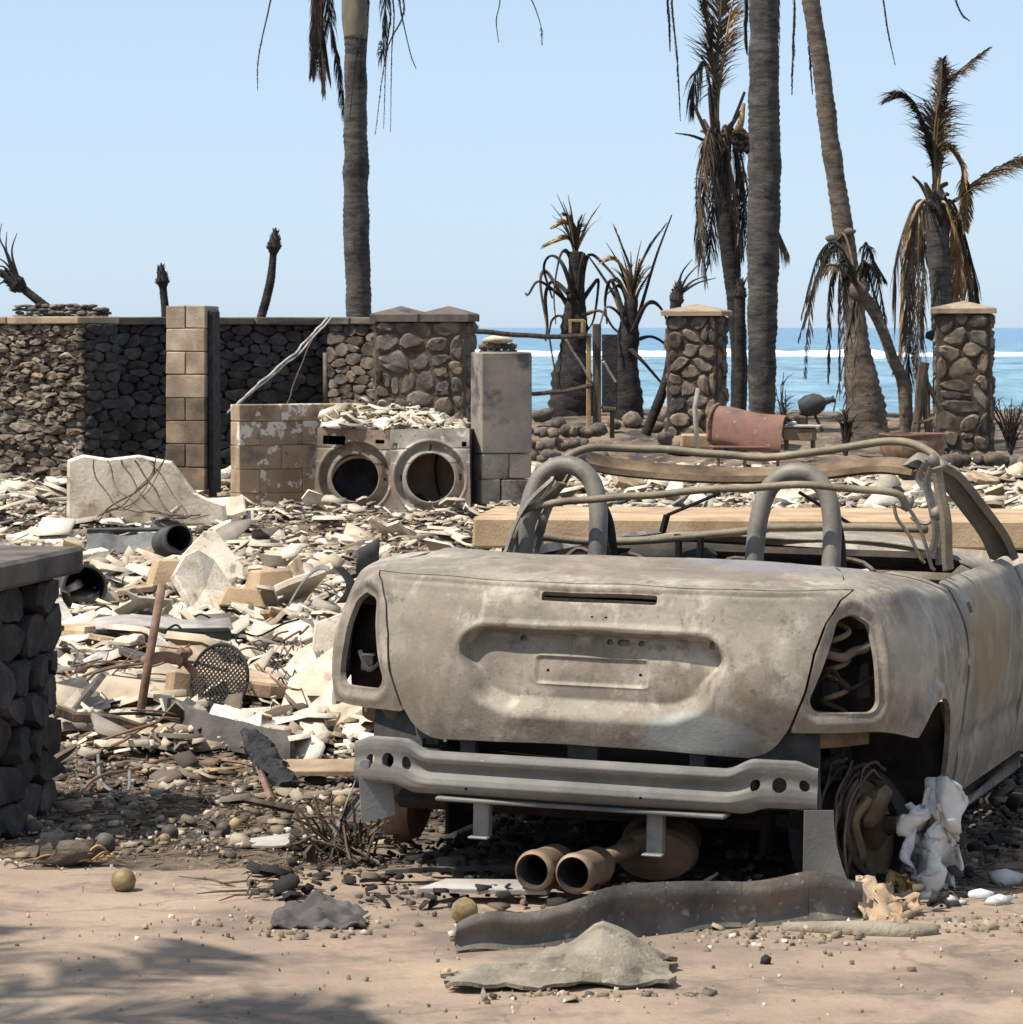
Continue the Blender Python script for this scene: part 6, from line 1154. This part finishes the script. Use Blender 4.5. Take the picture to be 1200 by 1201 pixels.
# weathered balls
for px, py, r_, m_, lab in [(145, 1032, 15, 'ball', 'tan weathered ball alone on the driveway'), (545, 1068, 16.5, 'ball', 'tan weathered ball on the driveway touching the dark metal strip'), (123, 989, 13.5, 'ball_dark', 'dark mottled ball beside the fibrous husk clump'), (199, 977, 11, 'ball_dark', 'grey ball in the grit, larger of a touching pair'), (193, 985, 8, 'ball', 'small tan ball in front of a grey ball'),
                          (262, 972, 9.5, 'ball_dark', 'dark ball in the dirt, left of a touching pair'), (276, 967, 8, 'ball', 'tan ball in the dirt, right of a touching pair'), (32, 963, 9, 'ball', 'small tan ball at the foot of the gate pillar'), (39, 970, 10.5, 'ball_dark', 'grey ball at the foot of the gate pillar'), (400, 941, 9, 'ball', 'tan ball beneath the left end of the bumper beam')]:
    D_ = GD(py + r_); rm = r_ / F * D_; thing1('weathered_ball', blob(rm, rm, rm, .03, 2, px), m_, lab, 'ball', (P(px, py, D_).x, D_, rm * .96), None, True)
# fibrous husk clump
t = empty('husk_clump', 'dark fibrous coconut husk clump at the driveway edge', 'husk', P(78, 1012, GD(1014))); mesh('husk', blob(.085, .05, .042, .5, 2.2, 6), 'bark_brown', t, True, (0, 0, .03)); mesh('husk', blob(.05, .05, .06, .5, 2, 9), 'charcoal', t, True, (-.03, .03, .05))
for k in range(10): mesh('fibre', tube(wob([(-.09 + .02 * k, -.02, .01), (-.05 + .02 * k, -.03, .06 * rg.random()), (.02 + .015 * k, .0, .02)], .02, 4, 9, k), .004, 4), 'frond_tan', t)

# ---------------------------------------------------------------- driveway debris in front of the car
st = spline([P(535, 1118, 8.52), P(600, 1118, 8.56), P(690, 1108, 8.66), P(780, 1098, 8.78), P(870, 1092, 8.86), P(950, 1088, 8.94), P(1012, 1080, 9.02)], 8)
hts = lambda a: .058 + .05 * min(1, a * 2.5) + .02 * math.sin(a * 3.1) + .012 * math.sin(a * 17)
thing1('metal_strip', sheet(lambda a, b: Vector((0, .012 * math.sin(b * 6) + .03 * b + .012 * math.sin(a * 11), 0)) + Vector((st[min(len(st) - 1, int(a * (len(st) - 1)))].x, st[min(len(st) - 1, int(a * (len(st) - 1)))].y, .008 + hts(a) * b + .006 * math.sin(a * 23))), 54, 7, .004), 'strip', 'long dark bent metal strip standing on edge in front of the car', 'metal strip', None, None, True, 50)
def ft(a, b):
    h_ = float(np.interp(a, [0, .12, .35, .55, .68, .8, .92, 1], [.012, .026, .045, .070, .122, .10, .055, .03])); e_ = (max(abs(a - .5), abs(b - .5)) * 2) ** 5
    j_ = nvec(Vector((a * 7, b * 5, 31))) * .04 * e_ + nvec(Vector((a * 22, b * 18, 3))) * .014 * e_; j_.z *= .3
    rb = .66 - .12 * a; k_ = b / rb if b < rb else (1 - b) / (1 - rb); w_ = .10 + .24 * math.sin(min(1, a * 1.2) * 1.9)
    cr = noise.noise(Vector((a * 3.5, b * 2.2, 3))) * .022
    return j_ + Vector(((522 - 600) / F * 8.1 + .53 * a + .02 * b, 8.03 + .06 * a + w_ * (b - .1), .022 + h_ * k_ + cr * k_ + .012 * max(0, math.sin(a * 14)) * (1 - k_)))
thing1('felt_mat', sheet(ft, 26, 10, .010), 'felt', 'grey crumpled felt mat lying in front of the metal strip', 'felt mat', None, None, True, 16)
thing1('grey_tray', plate([(-.19, -.035), (.16, -.06), (.19, .05), (-.12, .065)], .014), 'plaster_grey', 'flat grey tray on the ground below the exhaust tips', 'tray', P(572, 1056, GD(1060)) + Vector((0, 0, .03)), (R(5), 0, 0))
thing1('flat_strip', plate([(-.2, -.02), (.2, .06), (.2, .085), (-.2, .01)], .012), 'slab_dark', 'thin dark flat strip just behind the flat grey tray', 'strip', P(540, 1036, GD(1037)) + Vector((0, 0, .03)), (0, 0, 0))
fm = lambda a, b: Vector(((320 - 600) / F * 9.0 + .25 * a, 8.86 + .2 * b, .014 + .03 * max(0, math.sin(a * 3.1)) * b + .05 * max(0, b - .6) * math.sin(a * 4) + .028 * noise.noise(Vector((a * 5, b * 6, 5))) + .01 * noise.noise(Vector((a * 16, b * 16, 5)))))
thing1('folded_mat', sheet(fm, 30, 24, .008), 'slab_dark', 'dark folded rubber mat on the driveway, left of the car', 'mat', None, None, True)
rl = spline([P(918, 1098, 8.86), P(980, 1100, 8.82), P(1060, 1103, 8.78), P(1098, 1100, 8.8)], 6); thing1('rolled_mat', tube([p + Vector((0, 0, .02)) for p in rl], [.02, .028, .034, .03, .02], 10, flat=.8), 'felt', 'rolled grey mat lying under the right end of metal strip', 'rolled mat', None, None, True)
cr_ = lambda a, b: P(1008 + 66 * a, 1095 - 70 * b * (1 - .4 * a), 8.95 + .15 * b) + nvec(Vector((a * 5, b * 5, 2))) * .045
thing1('crumpled_sheet', sheet(cr_, 14, 12, .004), 'slab_tan', 'crumpled tan metal sheet against the end of the metal strip', 'crumpled sheet', None, None, True)
thing1('crumpled_sheet', sheet(lambda a, b: P(1060 + 95 * a, 1108 - 26 * (1 - a) * b, 8.78 + .1 * b) + nvec(Vector((a * 4, b * 4, 8))) * .025, 12, 6, .004), 'slab_dark', 'dark pointed metal scrap beyond the crumpled tan sheet', 'metal scrap', None, None, True)
# white melted cloth hanging by the wheel arch
def cl(a, b):
    p = P(1068 + 52 * a - 10 * b * math.sin(a * 3), 932 + 118 * b + 12 * math.sin(a * 7), 9.45 - .06 * math.sin(a * 9 + b * 4) - .05 * b); return p + nvec(Vector((a * 6, b * 6, 11))) * .055 + nvec(Vector((a * 15, b * 13, 4))) * .018
thing1('white_cloth', sheet(cl, 34, 44, .006), 'cloth_white', 'crumpled white sooty cloth hanging by the rear wheel arch', 'cloth', None, None, True)
thing1('yellow_scrap', sheet(lambda a, b: P(1040 + 34 * a, 1056 - 36 * b + 14 * a, 9.3) + nvec(Vector((a * 4, b * 4, 21))) * .035, 8, 8, .005), 'frond_tan', 'yellowish melted scrap at the foot of the white cloth', 'scrap', None, None, True)
for k, (px, py, s) in enumerate([(1085, 1056, .03), (1112, 1060, .035), (1150, 1055, .045), (1172, 1062, .04), (1180, 1035, .06), (1165, 1064, .03), (1128, 1064, .02)]):
    o = thing1('white_stone', blob(s, s * .8, s * .45, .3, 1.6, k, ICO1), 'cloth_white', 'whitish flat stone on the ground right of the white cloth', 'stone', P(px, py, GD(py)) + Vector((0, 0, .012)), None, True); o['group'] = 'white stones beside the car'
thing1('copper_rod', tube(wob([P(735, 1042, 9.55), P(800, 1042, 9.55), P(870, 1048, 9.5)], .008, 6), .005, 5), 'rust', 'thin rusty rod on the ground under the car tail', 'rod')
thing1('charcoal_lump', blob(.015, .013, .017, .3, 2, 3, ICO1), 'charcoal', 'small black charcoal lump alone on the open driveway', 'charcoal', P(898, 1132, GD(1133)) + Vector((0, 0, .01)), None)
# dead reeds and bent trim under the left end of the beam
t = empty('burned_tuft', 'tuft of burned twigs and bent trim under the left end of the bumper', 'twigs', P(410, 1010, GD(1012)))
for k in range(46): a = rg.uniform(-1, 1); mesh('twig', tube(wob([(rg.uniform(-.12, .12), rg.uniform(-.1, .1), .0), (a * .1, rg.uniform(-.05, .05), rg.uniform(.03, .12)), (a * .2 + rg.uniform(-.05, .05), rg.uniform(-.05, .05), rg.uniform(.02, .2))], .02, 3, 9, k), rg.uniform(.002, .005), 4), rg.choice(['wire', 'burnt_wood', 'frond_brown']), t)
mesh('bent_trim', sheet(lambda a, b: (-.06 + .14 * a ** 1.5, .02 * b, .02 + .2 * a + .03 * b), 12, 2, .004), 'steel_grey', t, True); mesh('bent_trim', sheet(lambda a, b: (.0 - .02 * math.sin(a * 5), .03 * b, .06 + .22 * a), 12, 2, .004), 'plaster_grey', t, True)
